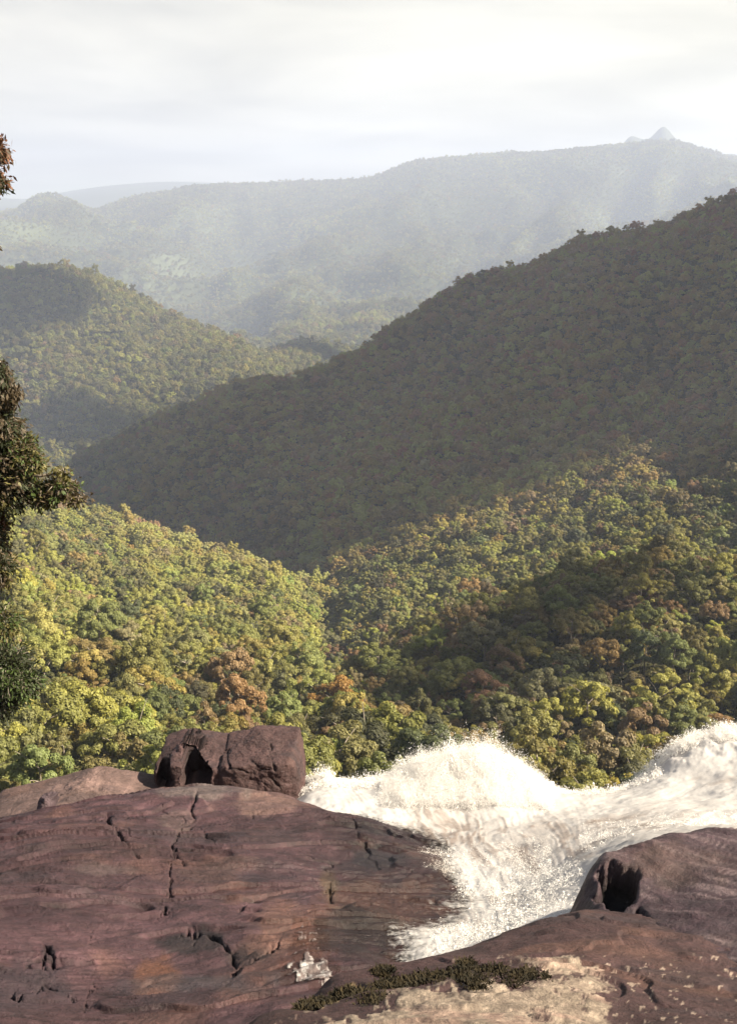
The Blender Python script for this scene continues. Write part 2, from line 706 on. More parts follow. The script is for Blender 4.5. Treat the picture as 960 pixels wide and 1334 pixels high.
def build_terrain():
    av = np.concatenate([np.linspace(-1.8, -.46, 50), np.linspace(-.45, .45, 300), np.linspace(.46, 1.8, 50)])
    Lv = np.concatenate([np.linspace(math.log(31), math.log(150), 30), np.linspace(math.log(155), math.log(17000), 560)])
    A, Lg = np.meshgrid(av, Lv)
    Y = np.exp(Lg)
    X = A * Y
    Z = terrain_z(X, Y)
    V = np.stack([X, Y, Z], -1).reshape(-1, 3)
    x, y, z = V.T
    P = np.stack([x, y, z], -1)
    base = np.array([.052, .050, .022])
    far = np.array([.050, .058, .026])
    w = sstep(2000, 3500, y)[:, None]
    col = base * (1 - w) + far * w
    patch = sstep(.05, .35, fbm(P / 420., 3, 77))[:, None] * w
    col = col * (1 - patch) + np.array([.085, .10, .05]) * patch
    # cleared fields on the valley floor far away
    cl = (np.exp(-((x + 130) / 420.) ** 2 - ((y - 3700) / 330.) ** 2) * (0.6 + .8 * fbm(P / 120., 2, 3)))[:, None].clip(0, 1)
    col = col * (1 - cl) + np.array([.30, .28, .15]) * cl
    c4 = np.concatenate([col, np.ones((len(col), 1))], 1)
    o = mesh_np('terrain', V, grid_faces(len(av), len(Lv)), M_ground, attrs={'col': ('POINT', 'FLOAT_COLOR', c4)})
    tag(o, kind='structure')
    return float(Z.min()), float(Z.max())


zmin, zmax = build_terrain()

# ---------------------------------------------------------------- forest: tree kinds
FORMS = ['domed', 'tall', 'flat-topped', 'ragged', 'domed', 'bushy', 'tall', 'ragged']


def crown_mesh(i, form):
    r = np.random.default_rng(100 + i)
    if form == 'domed':
        R, H, cz, nl = 5.6, 4.6, 9.5, 46
    elif form == 'tall':
        R, H, cz, nl = 4.2, 6.2, 10.5, 44
    elif form == 'flat-topped':
        R, H, cz, nl = 6.4, 3.0, 11.5, 48
    elif form == 'ragged':
        R, H, cz, nl = 5.2, 5.2, 10.0, 34
    else:
        R, H, cz, nl = 5.0, 5.2, 7.0, 46
    P, Nn, S = [], [], []
    k = 0
    while k < nl:
        d = r.normal(size=3)
        d /= np.linalg.norm(d)
        if d[2] < -.45:
            continue
        f = r.uniform(.55, 1.0) ** .6
        bump = 1 + .22 * math.sin(3 * math.atan2(d[1], d[0]) + i * 1.7) + r.normal() * (.16 if form == 'ragged' else .07)
        c = np.array([d[0] * R * f * bump, d[1] * R * f * bump, cz + d[2] * H * f * bump])
        lr = r.uniform(.75, 1.55) * (.85 if form == 'ragged' else 1.0)
        m = int(165 * lr ** 1.6)
        q = r.normal(size=(m, 3))
        q /= np.linalg.norm(q, axis=1)[:, None]
        q[:, 2] = np.where(q[:, 2] < -.35, -q[:, 2], q[:, 2])
        rad = lr * r.uniform(.72, 1.08, (m, 1))
        P.append(c + q * rad * np.array([1, 1, .78]))
        nn = q + d * .35 + r.normal(size=(m, 3)) * .42
        Nn.append(nn / np.linalg.norm(nn, axis=1)[:, None])
        S.append(r.uniform(.14, .33, m))
        k += 1
    P, Nn, S = np.concatenate(P), np.concatenate(Nn), np.concatenate(S)
    m = len(P)
    ref = r.normal(size=(m, 3))
    A = np.cross(Nn, ref)
    A /= np.linalg.norm(A, axis=1)[:, None]
    B = np.cross(Nn, A)
    S = S[:, None]
    asp = r.uniform(.5, .8, (m, 1))
    V = np.stack([P - A * S, P - B * S * asp, P + A * S, P + B * S * asp], 1).reshape(-1, 3)
    Fq = np.arange(4 * m).reshape(m, 4)
    return mesh_np('crown', V, Fq, M_leaf, smooth=False, link=False, attrs={'var': ('FACE', 'FLOAT', r.random(m))}), cz, R, H


def trunk_mesh(i, cz, R, H):
    r = np.random.default_rng(300 + i)
    parts = []
    n = 7
    zz = np.linspace(-1.5, cz + H * .45, n)
    wob = np.cumsum(r.normal(size=(n, 2)) * .18, 0)
    path = np.stack([wob[:, 0], wob[:, 1], zz], -1)
    parts.append(tube(path, np.linspace(.34, .10, n)))
    for j in range(6):
        th = j * 1.05 + r.uniform(-.3, .3)
        t = r.uniform(.5, .85)
        b = np.array([np.interp(t * n, np.arange(n), path[:, q]) for q in range(3)])
        e = b + np.array([cos(th) * R * .75, sin(th) * R * .75, H * r.uniform(.3, .8)])
        mid = (b + e) / 2 + np.array([0, 0, .35])
        parts.append(tube([b, mid, e], [.13, .08, .035], 5))
    V, Fq = join(parts)
    return mesh_np('trunk', V, Fq, M_bark, link=False)


KINDS = []
for i, fm in enumerate(FORMS):
    cm, cz, R, H = crown_mesh(i, fm)
    KINDS.append((fm, cm, trunk_mesh(i, cz, R, H), cz, R, H))

# colours of the canopy (leaf albedo)
PAL = [('olive', (.205, .198, .060)), ('yellow-green', (.275, .262, .066)), ('mid green', (.172, .170, .062)), ('dark green', (.100, .102, .046)),
       ('bronze', (.245, .180, .070)), ('brown-tinged', (.215, .155, .085)), ('grey-green', (.180, .170, .085)), ('orange-brown', (.30, .175, .050))]


def scatter():
    out = []
    Y = 152.0
    while Y < 10300:
        if Y < 1900:
            d = 6.2 - 1.2 * float(sstep(260, 480, Y)) + 1.5 * Y / 1900
        elif Y < 3000:
            d = 9.0
        else:
            d = 12 + 9 * min(1, (Y - 3000) / 2500)
        w = (.50 if Y < 3000 else .42) * Y
        n = int(2 * w / d)
        x = -w + (np.arange(n) + .5) * d + (rng.random(n) - .5) * d * 1.0 + (rng.random() - .5) * d
        y = Y + (rng.random(n) - .5) * d * 1.0
        out.append(np.stack([x, y, np.full(n, d)], -1))
        Y += d
    return np.concatenate(out)


PTS = scatter()
TX, TY, TD = PTS.T
TZ = terrain_z(TX, TY)
N = len(TX)
tscale = np.minimum(TD / 8.8, 1.35) * np.clip(rng.lognormal(0, .27, N), .55, 1.8)
# patches of taller emergent trees
P2 = np.stack([TX, TY, 0 * TX], -1)
tpx, tpy = pix(TX, TY, TZ + 9 * tscale)
clump = fbm(P2 / 90., 2, 55)
farpatch = sstep(-.05, .35, fbm(P2 / 420., 3, 77)) * sstep(2900, 3500, TY)
cleared = np.exp(-((TX + 130) / 300.) ** 2 - ((TY - 3700) / 190.) ** 2)
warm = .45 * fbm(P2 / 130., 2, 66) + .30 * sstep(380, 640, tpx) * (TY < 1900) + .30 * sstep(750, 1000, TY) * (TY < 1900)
rnd = rng.random(N)
idx = np.zeros(N, int)
u = rng.random(N) + .45 * clump
idx = np.select([u < .10, u < .34, u < .74, u < .92, u < .97], [3, 2, 0, 1, 6], 0)
wm = rng.random(N) < np.clip(.02 + .55 * warm, 0.015, .62)
idx = np.where(wm, np.where(rnd < .5, 5, np.where(rnd < .99, 4, 7)), idx)
tint = np.array([p[1] for p in PAL])[idx] * (1 + .15 * rng.normal(size=(N, 1)).clip(-2, 2)) * (1 + .06 * rng.normal(size=(N, 3)))
tint = tint * (1 + .5 * farpatch[:, None] * np.array([1, 1.1, .9]))
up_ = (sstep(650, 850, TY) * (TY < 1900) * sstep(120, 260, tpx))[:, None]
tint = tint * (1 + up_ * np.array([.95, .46, .45]))  # bronzed upper slope; tint also lifted in place of sun leaking through
tint = tint * (1.02 + .34 * ((tpx < 425) & (TY < 980) & (TY > 290)) + .10 * (TY > 480) * (TY < 980))[:, None]  # extra brightness of the sunlit slopes painted into the leaf tint
tint = tint.clip(.015, .38)
kind = rng.integers(0, len(KINDS), N)
rot = rng.random(N) * 6.283
zs = np.exp(rng.normal(0, .12, N))

# the rocks and the torrent hide what lies under this line of the photograph
ROCKLINE = np.array([(-50, 1045), (0, 1045), (60, 1030), (200, 1010), (210, 960), (390, 950), (400, 1030), (500, 1015), (560, 985), (640, 985), (700, 1015), (760, 1030), (830, 1020), (880, 975), (960, 945), (1000, 940)])
vis = (tpx > -25) & (tpx < 985) & (TY < 900)
top = pix(TX, TY, TZ + 13 * tscale)[1]
vis &= top < np.interp(tpx, ROCKLINE[:, 0], ROCKLINE[:, 1]) - 6
vi = np.where(vis)[0]
# sight lines over the canopy in front
ok = np.ones(len(vi), bool)
for t in np.linspace(.35, .97, 26):
    gx, gy, gz = TX[vi] * t, TY[vi] * t, (TZ[vi] + 12 * tscale[vi]) * t
    m = gy > 170
    h = np.full(len(vi), -1e9)
    h[m] = terrain_z(gx[m], gy[m]) + 7
    ok &= gz > h
vi = vi[ok]
size = 5.4 * tscale[vi] / TY[vi]
vi = vi[np.argsort(-size)][:296]
single = np.zeros(N, bool)
single[vi] = True

# trees that stand out in the photograph take the colour they have there
HERO = [(440, 930, 7, 1.35, 'domed'), (120, 975, 1, 1.35, 'tall'), (165, 950, 1, 1.2, 'tall'), (60, 990, 6, 1.2, 'domed'), (20, 985, 2, 1.2, 'bushy'), (870, 920, 1, 1.3, 'ragged'), (780, 960, 1, 1.2, 'domed'),
        (715, 920, 6, 1.2, 'domed'), (710, 955, 1, 1.1, 'domed'), (800, 915, 6, 1.25, 'domed'), (205, 915, 4, 1.2, 'ragged'), (250, 900, 0, 1.1, 'ragged'), (400, 970, 1, 1.1, 'tall'), (460, 985, 2, 1.1, 'domed'),
        (500, 985, 1, 1.1, 'bushy'), (530, 995, 4, 1.0, 'bushy'), (610, 965, 4, 1.1, 'ragged'), (740, 1000, 1, 1.0, 'domed'), (820, 1000, 1, 1.0, 'bushy'), (660, 960, 2, 1.1, 'domed'), (160, 870, 0, 1.0, 'domed'), (690, 950, 5, 1.0, 'bushy')]
free = set(vi.tolist())
for (hx, hy, c, scl, fm) in HERO:
    f = np.array(sorted(free))
    dd = np.hypot(tpx[f] - hx, tpy[f] - hy)
    j = f[np.argmin(dd)]
    free.discard(int(j))
    idx[j] = c
    tint[j] = np.array(PAL[c][1]) * 1.08
    tscale[j] = max(tscale[j], scl)
    kind[j] = FORMS.index(fm)


def region(x, y, Y):
    if x < 200 and y > 885:
        return 'behind the bare slab', 'trees on the low slope behind the slab'
    if x < 420 and y > 885:
        return 'behind the dark boulder', 'trees behind the boulder'
    if x < 425:
        return 'on the bright slope', 'trees on the sunlit slope'
    if x < 560 and y > 930:
        return 'between boulder and splash', 'trees between the boulder and the splash'
    if y > 945 and x < 760:
        return 'just behind the splash', 'trees behind the splash'
    if y > 900 and x >= 760:
        return 'behind the upper rapids', 'trees behind the upper rapids'
    if x < 700 and y > 850:
        return 'on the shaded flank', 'trees on the shaded flank of the spur'
    if x >= 700 and y > 770:
        return 'on the lit spur', 'trees on the lit spur'
    return 'in the valley fold', 'trees in the valley fold'


ORD = ['leftmost', 'second from left', 'third from left', 'fourth from left', 'fifth from left', 'sixth from left', 'seventh from left', 'eighth from left', 'ninth from left', 'tenth from left',
       'eleventh from left', 'twelfth from left', 'thirteenth from left', 'fourteenth from left', 'fifteenth from left', 'sixteenth from left', 'seventeenth from left', 'eighteenth from left', 'nineteenth from left', 'twentieth from left']


def make_trees():
    cls = {}
    for j in vi:
        sz = 'large' if tscale[j] > 1.15 else ('small' if tscale[j] < .85 else 'middling')
        reg, grp = region(tpx[j], tpy[j], TY[j])
        cls.setdefault((PAL[idx[j]][0], sz, FORMS[kind[j]], reg, grp), []).append(j)
    for (cn, sz, fm, reg, grp), js in cls.items():
        js = sorted(js, key=lambda j: tpx[j])
        for q, j in enumerate(js):
            if len(js) == 1:
                lab = f'{sz} {cn} {fm} tree {reg}'
            else:
                o_ = 'rightmost' if q == len(js) - 1 else ORD[min(q, len(ORD) - 1)]
                lab = f'{o_} of the {sz} {cn} {fm} trees {reg}'
            t = empty('forest_tree', (TX[j], TY[j], TZ[j] - .3))
            t.rotation_euler = (0, 0, rot[j])
            t.scale = (tscale[j], tscale[j], tscale[j] * zs[j])
            tag(t, lab, 'tree', grp)
            _, cm, tm, *_r = KINDS[kind[j]]
            c = bpy.data.objects.new('crown', cm)
            COL.objects.link(c)
            c.parent = t
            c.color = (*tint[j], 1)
            k = bpy.data.objects.new('trunk', tm)
            COL.objects.link(k)
            k.parent = t
            PROTO.setdefault(int(kind[j]), (c, k))


PROTO = {}
make_trees()


def build_forest():
    """everything past the nearest trees: one mass, instanced on points over the slopes"""
    m = ~single & (cleared < .55)
    me = bpy.data.meshes.new('forest')
    n = int(m.sum())
    me.vertices.add(n)
    me.vertices.foreach_set('co', np.stack([TX, TY, TZ - .3], -1)[m].astype(np.float32).ravel())

    def at(nm, typ, key, data):
        a = me.attributes.new(nm, typ, 'POINT')
        a.data.foreach_set(key, data.ravel())
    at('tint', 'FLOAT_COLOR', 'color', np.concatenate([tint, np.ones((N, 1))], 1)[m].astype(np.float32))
    at('size', 'FLOAT_VECTOR', 'vector', np.stack([tscale, tscale, tscale * zs], -1)[m].astype(np.float32))
    at('turn', 'FLOAT_VECTOR', 'vector', np.stack([0 * rot, 0 * rot, rot], -1)[m].astype(np.float32))
    at('which', 'INT', 'value', kind[m].astype(np.int32))
    o = bpy.data.objects.new('forest', me)
    COL.objects.link(o)
    tag(o, 'distant rainforest canopy covering the valley slopes and hills', 'forest', kind='stuff')
    ng = bpy.data.node_groups.new('forest', 'GeometryNodeTree')
    ng.interface.new_socket('Geometry', in_out='INPUT', socket_type='NodeSocketGeometry')
    ng.interface.new_socket('Geometry', in_out='OUTPUT', socket_type='NodeSocketGeometry')
    A = ng.nodes.new
    L = ng.links.new
    gi, go = A('NodeGroupInput'), A('NodeGroupOutput')
    jn = A('GeometryNodeJoinGeometry')

    def named(nm, typ):
        x = A('GeometryNodeInputNamedAttribute')
        x.data_type = typ
        x.inputs[0].default_value = nm
        return x.outputs[0]
    size, turn, which = named('size', 'FLOAT_VECTOR'), named('turn', 'FLOAT_VECTOR'), named('which', 'INT')
    for i in range(len(KINDS)):
        if i not in PROTO:
            continue
        cmp_ = A('FunctionNodeCompare')
        cmp_.data_type = 'INT'
        cmp_.operation = 'EQUAL'
        L(which, cmp_.inputs[2])
        cmp_.inputs[3].default_value = i
        j2 = A('GeometryNodeJoinGeometry')
        for q, ob in enumerate(PROTO[i]):
            oi = A('GeometryNodeObjectInfo')
            oi.inputs[0].default_value = ob
            oi.transform_space = 'ORIGINAL'
            src = oi.outputs['Geometry']
            if q == 0:
                sm = A('GeometryNodeSetMaterial')
                sm.inputs['Material'].default_value = M_leaf_forest
                L(src, sm.inputs[0])
                src = sm.outputs[0]
            L(src, j2.inputs[0])
        g2 = A('GeometryNodeGeometryToInstance')
        L(j2.outputs[0], g2.inputs[0])
        ip = A('GeometryNodeInstanceOnPoints')
        L(gi.outputs[0], ip.inputs['Points'])
        L(cmp_.outputs[0], ip.inputs['Selection'])
        L(g2.outputs[0], ip.inputs['Instance'])
        L(turn, ip.inputs['Rotation'])
        L(size, ip.inputs['Scale'])
        L(ip.outputs[0], jn.inputs[0])
    L(jn.outputs[0], go.inputs[0])
    md = o.modifiers.new('forest', 'NODES')
    md.node_group = ng


build_forest()

# ---------------------------------------------------------------- clouds that shade the slopes (they float above and outside the view)


def ground_Y(px, py):
    """distance at which the sight line reaches the slopes"""
    Ys = np.exp(np.linspace(math.log(150), math.log(3200), 700))
    a, sl_ = ray(px, py)
    d = terrain_z(float(a) * Ys, Ys) + 6 - float(sl_) * Ys
    return float(Ys[np.argmax(d > 0)])


def build_shade_cloud(name, poly, alt, r0, seed):
    """heap of rounded billows filling the outline; the outline is carried up the sun's direction from the slope it shades"""
    r = np.random.default_rng(seed)
    Q = []
    for (px, py, Y) in poly:
        p = pt(px, py, Y)
        t = (alt - p[2]) / SUN.z
        Q.append((p[0] + SUN.x * t, p[1] + SUN.y * t))
    Q = np.array(Q)
    lo, hi = Q.min(0), Q.max(0)
    step = r0 * .62
    gx, gy = np.meshgrid(np.arange(lo[0], hi[0] + step, step), np.arange(lo[1], hi[1] + step, step))
    gx = gx + (r.random(gx.shape) - .5) * step * .7
    gy = gy + (r.random(gx.shape) - .5) * step * .7
    ins = in_poly(gx, gy, Q)
    P = np.stack([gx[ins], gy[ins]], -1)
    import bmesh
    bm = bmesh.new()
    bmesh.ops.create_icosphere(bm, subdivisions=3, radius=1)
    sv = np.array([v.co[:] for v in bm.verts])
    sf = np.array([[v.index for v in f.verts] for f in bm.faces])
    bm.free()
    parts = []
    for p in P:
        rr = r0 * r.uniform(.7, 1.15)
        c = np.array([p[0], p[1], alt + r.uniform(-.1, .5) * r0])
        d = 1 + .28 * fbm(sv * 1.6 + r.random(3) * 50, 3, 3)
        parts.append((c + sv * d[:, None] * rr * np.array([1, 1, .8]), sf))
    V, Fq = join(parts)
    o = mesh_np(name, V, Fq, M_cloud)
    tag(o, 'white heaped cloud out of view above the valley, placed to shade its slopes', 'cloud', kind='stuff')


EDGE = [(360, 734), (395, 722), (440, 712), (500, 703), (560, 690), (640, 655), (700, 625), (760, 597), (860, 540), (960, 480)]
build_shade_cloud('cloud', [(300, 718, 1030)] + [(x, y, ground_Y(x, y)) for (x, y) in EDGE] + [(1100, 430, 900), (1300, 300, 1000), (1150, 190, 1200),
                      (955, 255, 1300), (860, 290, 1370), (750, 318, 1440), (690, 345, 1480), (640, 375, 1440), (600, 365, 1560), (500, 425, 1620), (430, 472, 1660), (310, 487, 1580), (190, 548, 1600), (90, 595, 1700), (90, 612, 1500), (150, 655, 1170), (210, 690, 1010)], 1500, 52, 1)
build_shade_cloud('cloud', [(470, 940, 330), (500, 890, 380), (550, 855, 385), (600, 815, 400), (670, 805, 400), (680, 850, 350), (640, 915, 290), (590, 940, 270), (530, 965, 275), (470, 960, 290)], 1250, 13, 5)  # small added cloud; its shadow replaces the spur flank's own shade
build_shade_cloud('cloud', [(70, 545, 2010), (90, 512, 2090), (150, 515, 2090), (170, 545, 2040), (150, 575, 1990), (90, 580, 1960)], 1300, 55, 2)
build_shade_cloud('cloud', [(-60, 440, 2320), (-60, 365, 2560), (40, 372, 2520), (95, 385, 2480), (75, 425, 2380), (40, 445, 2320)], 1300, 60, 3)
build_shade_cloud('cloud', [(345, 462, 2880), (360, 446, 2960), (420, 450, 2960), (450, 470, 2850), (380, 480, 2800)], 1300, 55, 4)

# ---------------------------------------------------------------- foreground rock


def rock_col(V, base, seed, dark=.5, rust=.35, scale=1.0):
    P = V * scale
    b = np.array(base)
    n = fbm(P / np.array([1.6, .9, .9]), 4, seed)
    n2 = fbm(P / np.array([.5, .35, .4]), 4, seed + 9)
    c = b * (1 + .45 * n + .30 * n2)[:, None]
    rs = sstep(.15, .5, fbm(P / 1.3 + 5, 3, seed + 20))[:, None] * rust
    c = c * (1 - rs) + np.array([.095, .048, .034]) * rs
    dk = sstep(.12, .42, fbm(P / np.array([2.2, .7, .8]) + 9, 4, seed + 30))[:, None] * dark
    c = c * (1 - dk) + np.array([.024, .018, .021]) * dk
    return c.clip(.006, .8)


def blob(x, y, cx, cy, rx, ry, n=0.0, soft=.5):
    d = np.hypot((x - cx) / rx, (y - cy) / ry) + n
    return sstep(1.0 + soft * .5, 1.0 - soft * .5, d)


def field(surf, a0, a1, y0, y1, nu, nv):
    av = np.linspace(a0, a1, nu)
    Lv = np.linspace(math.log(y0), math.log(y1), nv)
    A, Lg = np.meshgrid(av, Lv)
    Y = np.exp(Lg)
    S = surf.s(A, Y)
    V = np.stack([A * Y, Y, S * Y], -1).reshape(-1, 3)
    return V


def terrace(t, sharp=6.0):
    f = np.floor(t)
    u = t - f
    return f + sstep(.5 - .5 / sharp, .5 + .5 / sharp, u) * .8 + u * .2


SLAB = Surf([(-400, 1334, 9.5), (0, 1334, 10.2), (200, 1334, 10.6), (350, 1334, 10.2), (450, 1420, 8.5), (200, 1500, 8.2), (-100, 1500, 8),
             (0, 1200, 14.0), (200, 1200, 14.6), (330, 1215, 13.6), (420, 1240, 12.8), (470, 1262, 12.0), (0, 1120, 17.2), (130, 1090, 18.6), (-400, 1150, 14), (-400, 1060, 20),
             (0, 1068, 20.5), (60, 1056, 21.3), (130, 1040, 22.3), (200, 1029, 23.0), (250, 1026, 23.3), (300, 1028, 23.2), (340, 1034, 23), (380, 1043, 22.8), (420, 1055, 22.3), (480, 1070, 21.6), (520, 1088, 20.8), (560, 1120, 19.2), (580, 1150, 18),
             (250, 1090, 19.2), (380, 1110, 18.6), (480, 1130, 18.2), (350, 1160, 16.3), (500, 1190, 15.6), (560, 1190, 15.9), (450, 1215, 14.2), (520, 1230, 14),
             # runs down under the water
             (620, 1190, 16.4), (660, 1195, 16.6), (560, 1262, 13.0), (640, 1170, 18.3), (620, 1120, 20.5), (560, 1090, 22), (740, 1230, 16.5), (700, 1180, 20),
             # falls away behind its crest
             (0, 1110, 24), (130, 1090, 25.5), (250, 1075, 26.5), (340, 1080, 26.2), (420, 1090, 25.5), (500, 1105, 24.5), (0, 1170, 30), (200, 1160, 30), (400, 1150, 30), (560, 1150, 28), (-400, 1150, 30)], k=2.2, eps=.03)
CRACKS = [([(143, 1066), (152, 1085), (160, 1100), (174, 1116)], 4.5, .30), ([(252, 1034), (250, 1050), (256, 1066), (238, 1080), (226, 1098), (228, 1125), (220, 1150), (214, 1172), (208, 1200)], 3.4, .16),  # first entry is a step's shadow, carved and darkened like a crack
          ([(257, 1068), (266, 1082), (278, 1102)], 3.0, .12), ([(100, 1066), (143, 1066), (190, 1058)], 3.0, .07), ([(305, 1262), (335, 1250), (362, 1228)], 3.4, .18), ([(230, 1222), (255, 1212), (290, 1222), (306, 1250)], 6.0, .22),
          ([(460, 1070), (468, 1090), (480, 1108)], 2.5, .10), ([(60, 1235), (68, 1250), (58, 1262)], 6, .28), ([(118, 1210), (122, 1280), (110, 1334)], 2.0, .05), ([(20, 1300), (60, 1285), (90, 1300)], 6, .16), ([(428, 1150), (424, 1165), (432, 1180)], 3, .12)]


WATER = Surf([(960, 1075, 18.5), (1100, 1070, 18.5), (1400, 1060, 18), (960, 1085, 15.5), (860, 1100, 15.5), (800, 1125, 15.2), (765, 1185, 13.6), (700, 1205, 13.2), (640, 1225, 13.0), (600, 1240, 12.8), (545, 1255, 12.3), (500, 1285, 11.5), (800, 1250, 12.0), (900, 1200, 13), (1000, 1180, 13.5),
              (620, 1200, 15.0), (640, 1180, 16.2), (690, 1150, 17.2), (600, 1165, 17.3), (580, 1130, 18.8), (640, 1110, 19.6), (720, 1110, 18.6), (760, 1085, 19.8), (830, 1068, 20.4), (900, 1060, 20.6), (960, 1052, 21.2),
              (540, 1085, 21.2), (490, 1060, 22.4), (440, 1044, 23.2), (400, 1034, 24.2), (600, 1060, 22.6), (690, 1060, 22.4), (800, 1040, 23.6),
              (420, 1021, 26.0), (470, 1022, 26.2), (520, 1012, 26.4), (560, 997, 26.6), (600, 989, 26.7), (640, 990, 26.8), (680, 1008, 26.6), (740, 1036, 26.2), (800, 1034, 26.0), (840, 1016, 26.4), (870, 988, 26.8), (900, 966, 27.2), (960, 948, 27.6), (1100, 930, 28), (1400, 900, 28),
              (960, 1000, 24.5), (900, 1020, 24.2), (1100, 1000, 24.5),
              (380, 1060, 26.5), (420, 1070, 29), (560, 1070, 29.5), (700, 1080, 29.5), (840, 1070, 29.5), (960, 1020, 31), (1400, 1000, 31), (420, 1200, 33), (700, 1200, 33), (960, 1200, 33), (1400, 1200, 33)], k=2.2, eps=.03)


def build_slab():
    nu, nv = 800, 760
    V = field(SLAB, -.62, .22, 7.2, 31, nu, nv)
    px, py = pix(*V.T)
    x, y = V[:, 0], V[:, 1]
    P = np.stack([x, y, 0 * x], -1)
    # rotated frame: sheets of rock run across the slab
    wx_, wy_ = .5 * fbm(P / 2.2, 3, 101), .5 * fbm(P / 2.2, 3, 102)
    ru, rv = (x + wx_) * .96 + (y + wy_) * .28, -(x + wx_) * .28 + (y + wy_) * .96
    Q = np.stack([ru / 3.2, rv / .9, 0 * x], -1)
    inn = sstep(28, 24, y)
    dz = .16 * fbm(P / 2.6, 3, 4) * inn
    dz += .10 * (terrace(fbm(Q * .8, 3, 14) * 3.2, 7) - fbm(Q * .8, 3, 14) * 3.2) * 1.2
    dz += .055 * (ridged(np.stack([ru / 1.3, rv / .33, 0 * x], -1), 3, 24) - .6)
    dz += .034 * fbm(np.stack([ru / .4, rv / .16, 0 * x], -1), 4, 34, .6)
    # hairline joints and thin broken laminae
    hj = np.abs(fbm(np.stack([ru / 2.6, rv / 1.5, 0 * x], -1) + fbm(P / .7, 2, 35)[:, None] * .25, 2, 36))
    hair = sstep(.018, .004, hj) * sstep(-.1, .25, fbm(P / 1.1, 2, 37))
    dz -= .035 * hair
    lam = sstep(.18, .42, fbm(np.stack([ru / .9, rv / .055, 0 * x], -1), 4, 38, .6)) * sstep(-.2, .2, fbm(P / 1.7, 3, 39))
    dz -= .014 * lam
    dz += .018 * fbm(P / .35, 4, 103, .6)
    col = rock_col(V, (.036, .0185, .0212), 3, .42, .35)
    wet = .35 + .35 * fbm(P / 2.0, 2, 71)
    col *= (1 - .5 * hair)[:, None] * (1 - .38 * lam)[:, None]
    sp_ = fbm(P / np.array([.28, .22, 1.]), 5, 104, .68)
    col *= (1 + .42 * sp_)[:, None]
    big = fbm(np.stack([ru / 3.5, rv / 2.0, 0 * x], -1), 3, 40)
    col *= (1 + .5 * big)[:, None]
    for poly, w, dep in CRACKS:
        n = fbm(np.stack([px / 12, py / 12, 0 * px], -1), 4, 90, .65)
        d, arc, side = seg_dist(px + n * 13, py + n * 9, poly)
        vary = fbm(np.stack([px / 17, py / 17, 0 * px], -1), 2, 98)
        w = w * (.36 + .5 * vary).clip(.10, .8)
        dep = dep * (.55 + .9 * vary).clip(.05, 1.1)
        k = np.exp(-(d / w) ** 2)
        dz -= dep * .8 * k + dep * .25 * np.exp(-(d / (w * 3)) ** 2) * (side > 0)
        col *= (1 - .55 * np.exp(-(d / (w * .9)) ** 2))[:, None]
    nn = fbm(np.stack([px / 30, py / 22, 0 * px], -1), 4, 91) * .8

    def paint(cx, cy, rx, ry, c, amt, soft=.7):
        nonlocal col
        k = (blob(px, py, cx, cy, rx, ry, nn, soft) * amt)[:, None]
        col = col * (1 - k) + np.array(c) * k
    streak = fbm(np.stack([px / 60, py / 7, 0 * px], -1), 4, 92)
    st = (sstep(.1, .5, streak) * .35)[:, None]
    col = col * (1 - st) + col * np.array([1.5, 1.45, 1.45]) * st
    paint(205, 1272, 30, 24, (0.100, 0.043, 0.025), .75)
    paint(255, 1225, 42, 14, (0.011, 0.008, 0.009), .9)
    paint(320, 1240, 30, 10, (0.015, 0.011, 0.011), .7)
    paint(380, 1205, 50, 30, (0.095, 0.050, 0.037), .5)
    paint(490, 1178, 90, 30, (0.085, 0.042, 0.034), .75)
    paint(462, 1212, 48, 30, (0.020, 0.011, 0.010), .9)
    paint(490, 1118, 45, 12, (0.025, 0.022, 0.025), .7)
    paint(250, 1280, 90, 14, (0.037, 0.031, 0.035), .6)
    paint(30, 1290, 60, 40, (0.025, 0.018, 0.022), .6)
    paint(340, 1045, 50, 12, (0.125, 0.077, 0.065), .55)
    paint(225, 1065, 30, 16, (0.085, 0.062, 0.055), .3)
    paint(135, 1135, 40, 5, (0.090, 0.066, 0.06), .3)
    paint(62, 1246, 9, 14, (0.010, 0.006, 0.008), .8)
    paint(430, 1160, 14, 24, (0.065, 0.045, 0.022), .5)
    paint(255, 1031, 55, 6, (0.110, 0.092, 0.085), .5)
    wet = wet + .5 * blob(px, py, 480, 1180, 130, 70, nn)
    gap = V[:, 2] + dz - WATER.z(x, y)
    splashed = sstep(1.0 + .5 * nn, .15, gap) * sstep(400, 470, px) * sstep(1055, 1075, py) * sstep(11.5, 13, y)
    wet = np.maximum(wet, splashed)
    col = col * (1 - .55 * splashed)[:, None]
    V[:, 2] += dz
    o = mesh_np('rock_slab', V, grid_faces(nu, nv), M_rock, attrs={'col': ('POINT', 'FLOAT_COLOR', np.concatenate([col, wet.clip(0, 1)[:, None]], 1))})
    tag(o, 'broad bare purple-brown rock slab with long cracks beside the torrent', 'rock')
    # a small pot of foam lies in a hollow of the slab
    n = fbm(np.stack([px / 9, py / 9, 0 * px], -1), 4, 58)
    body = .95 * blob(px, py, 407, 1266, 27, 15, n * .9, 1.6) + .40 * blob(px, py, 404, 1238, 16, 26, n * 1.2, 1.6)
    thr = fbm(np.stack([px / 5, py / 4, 0 * px], -1), 4, 59)
    k = (sstep(-.15, .22, thr + .25 * (body < .6)) * .8)[:, None]
    fc = np.array([.42, .39, .375]) * (1 - k) + np.array([.09, .055, .05]) * k
    fa = .72 * sstep(.12, .62, body.clip(0, 1) * .85 + .75 * thr - .12)
    f = grid_faces(nu, nv, body.reshape(nv, nu)[:-1, :-1] > .02)
    used = np.unique(f)
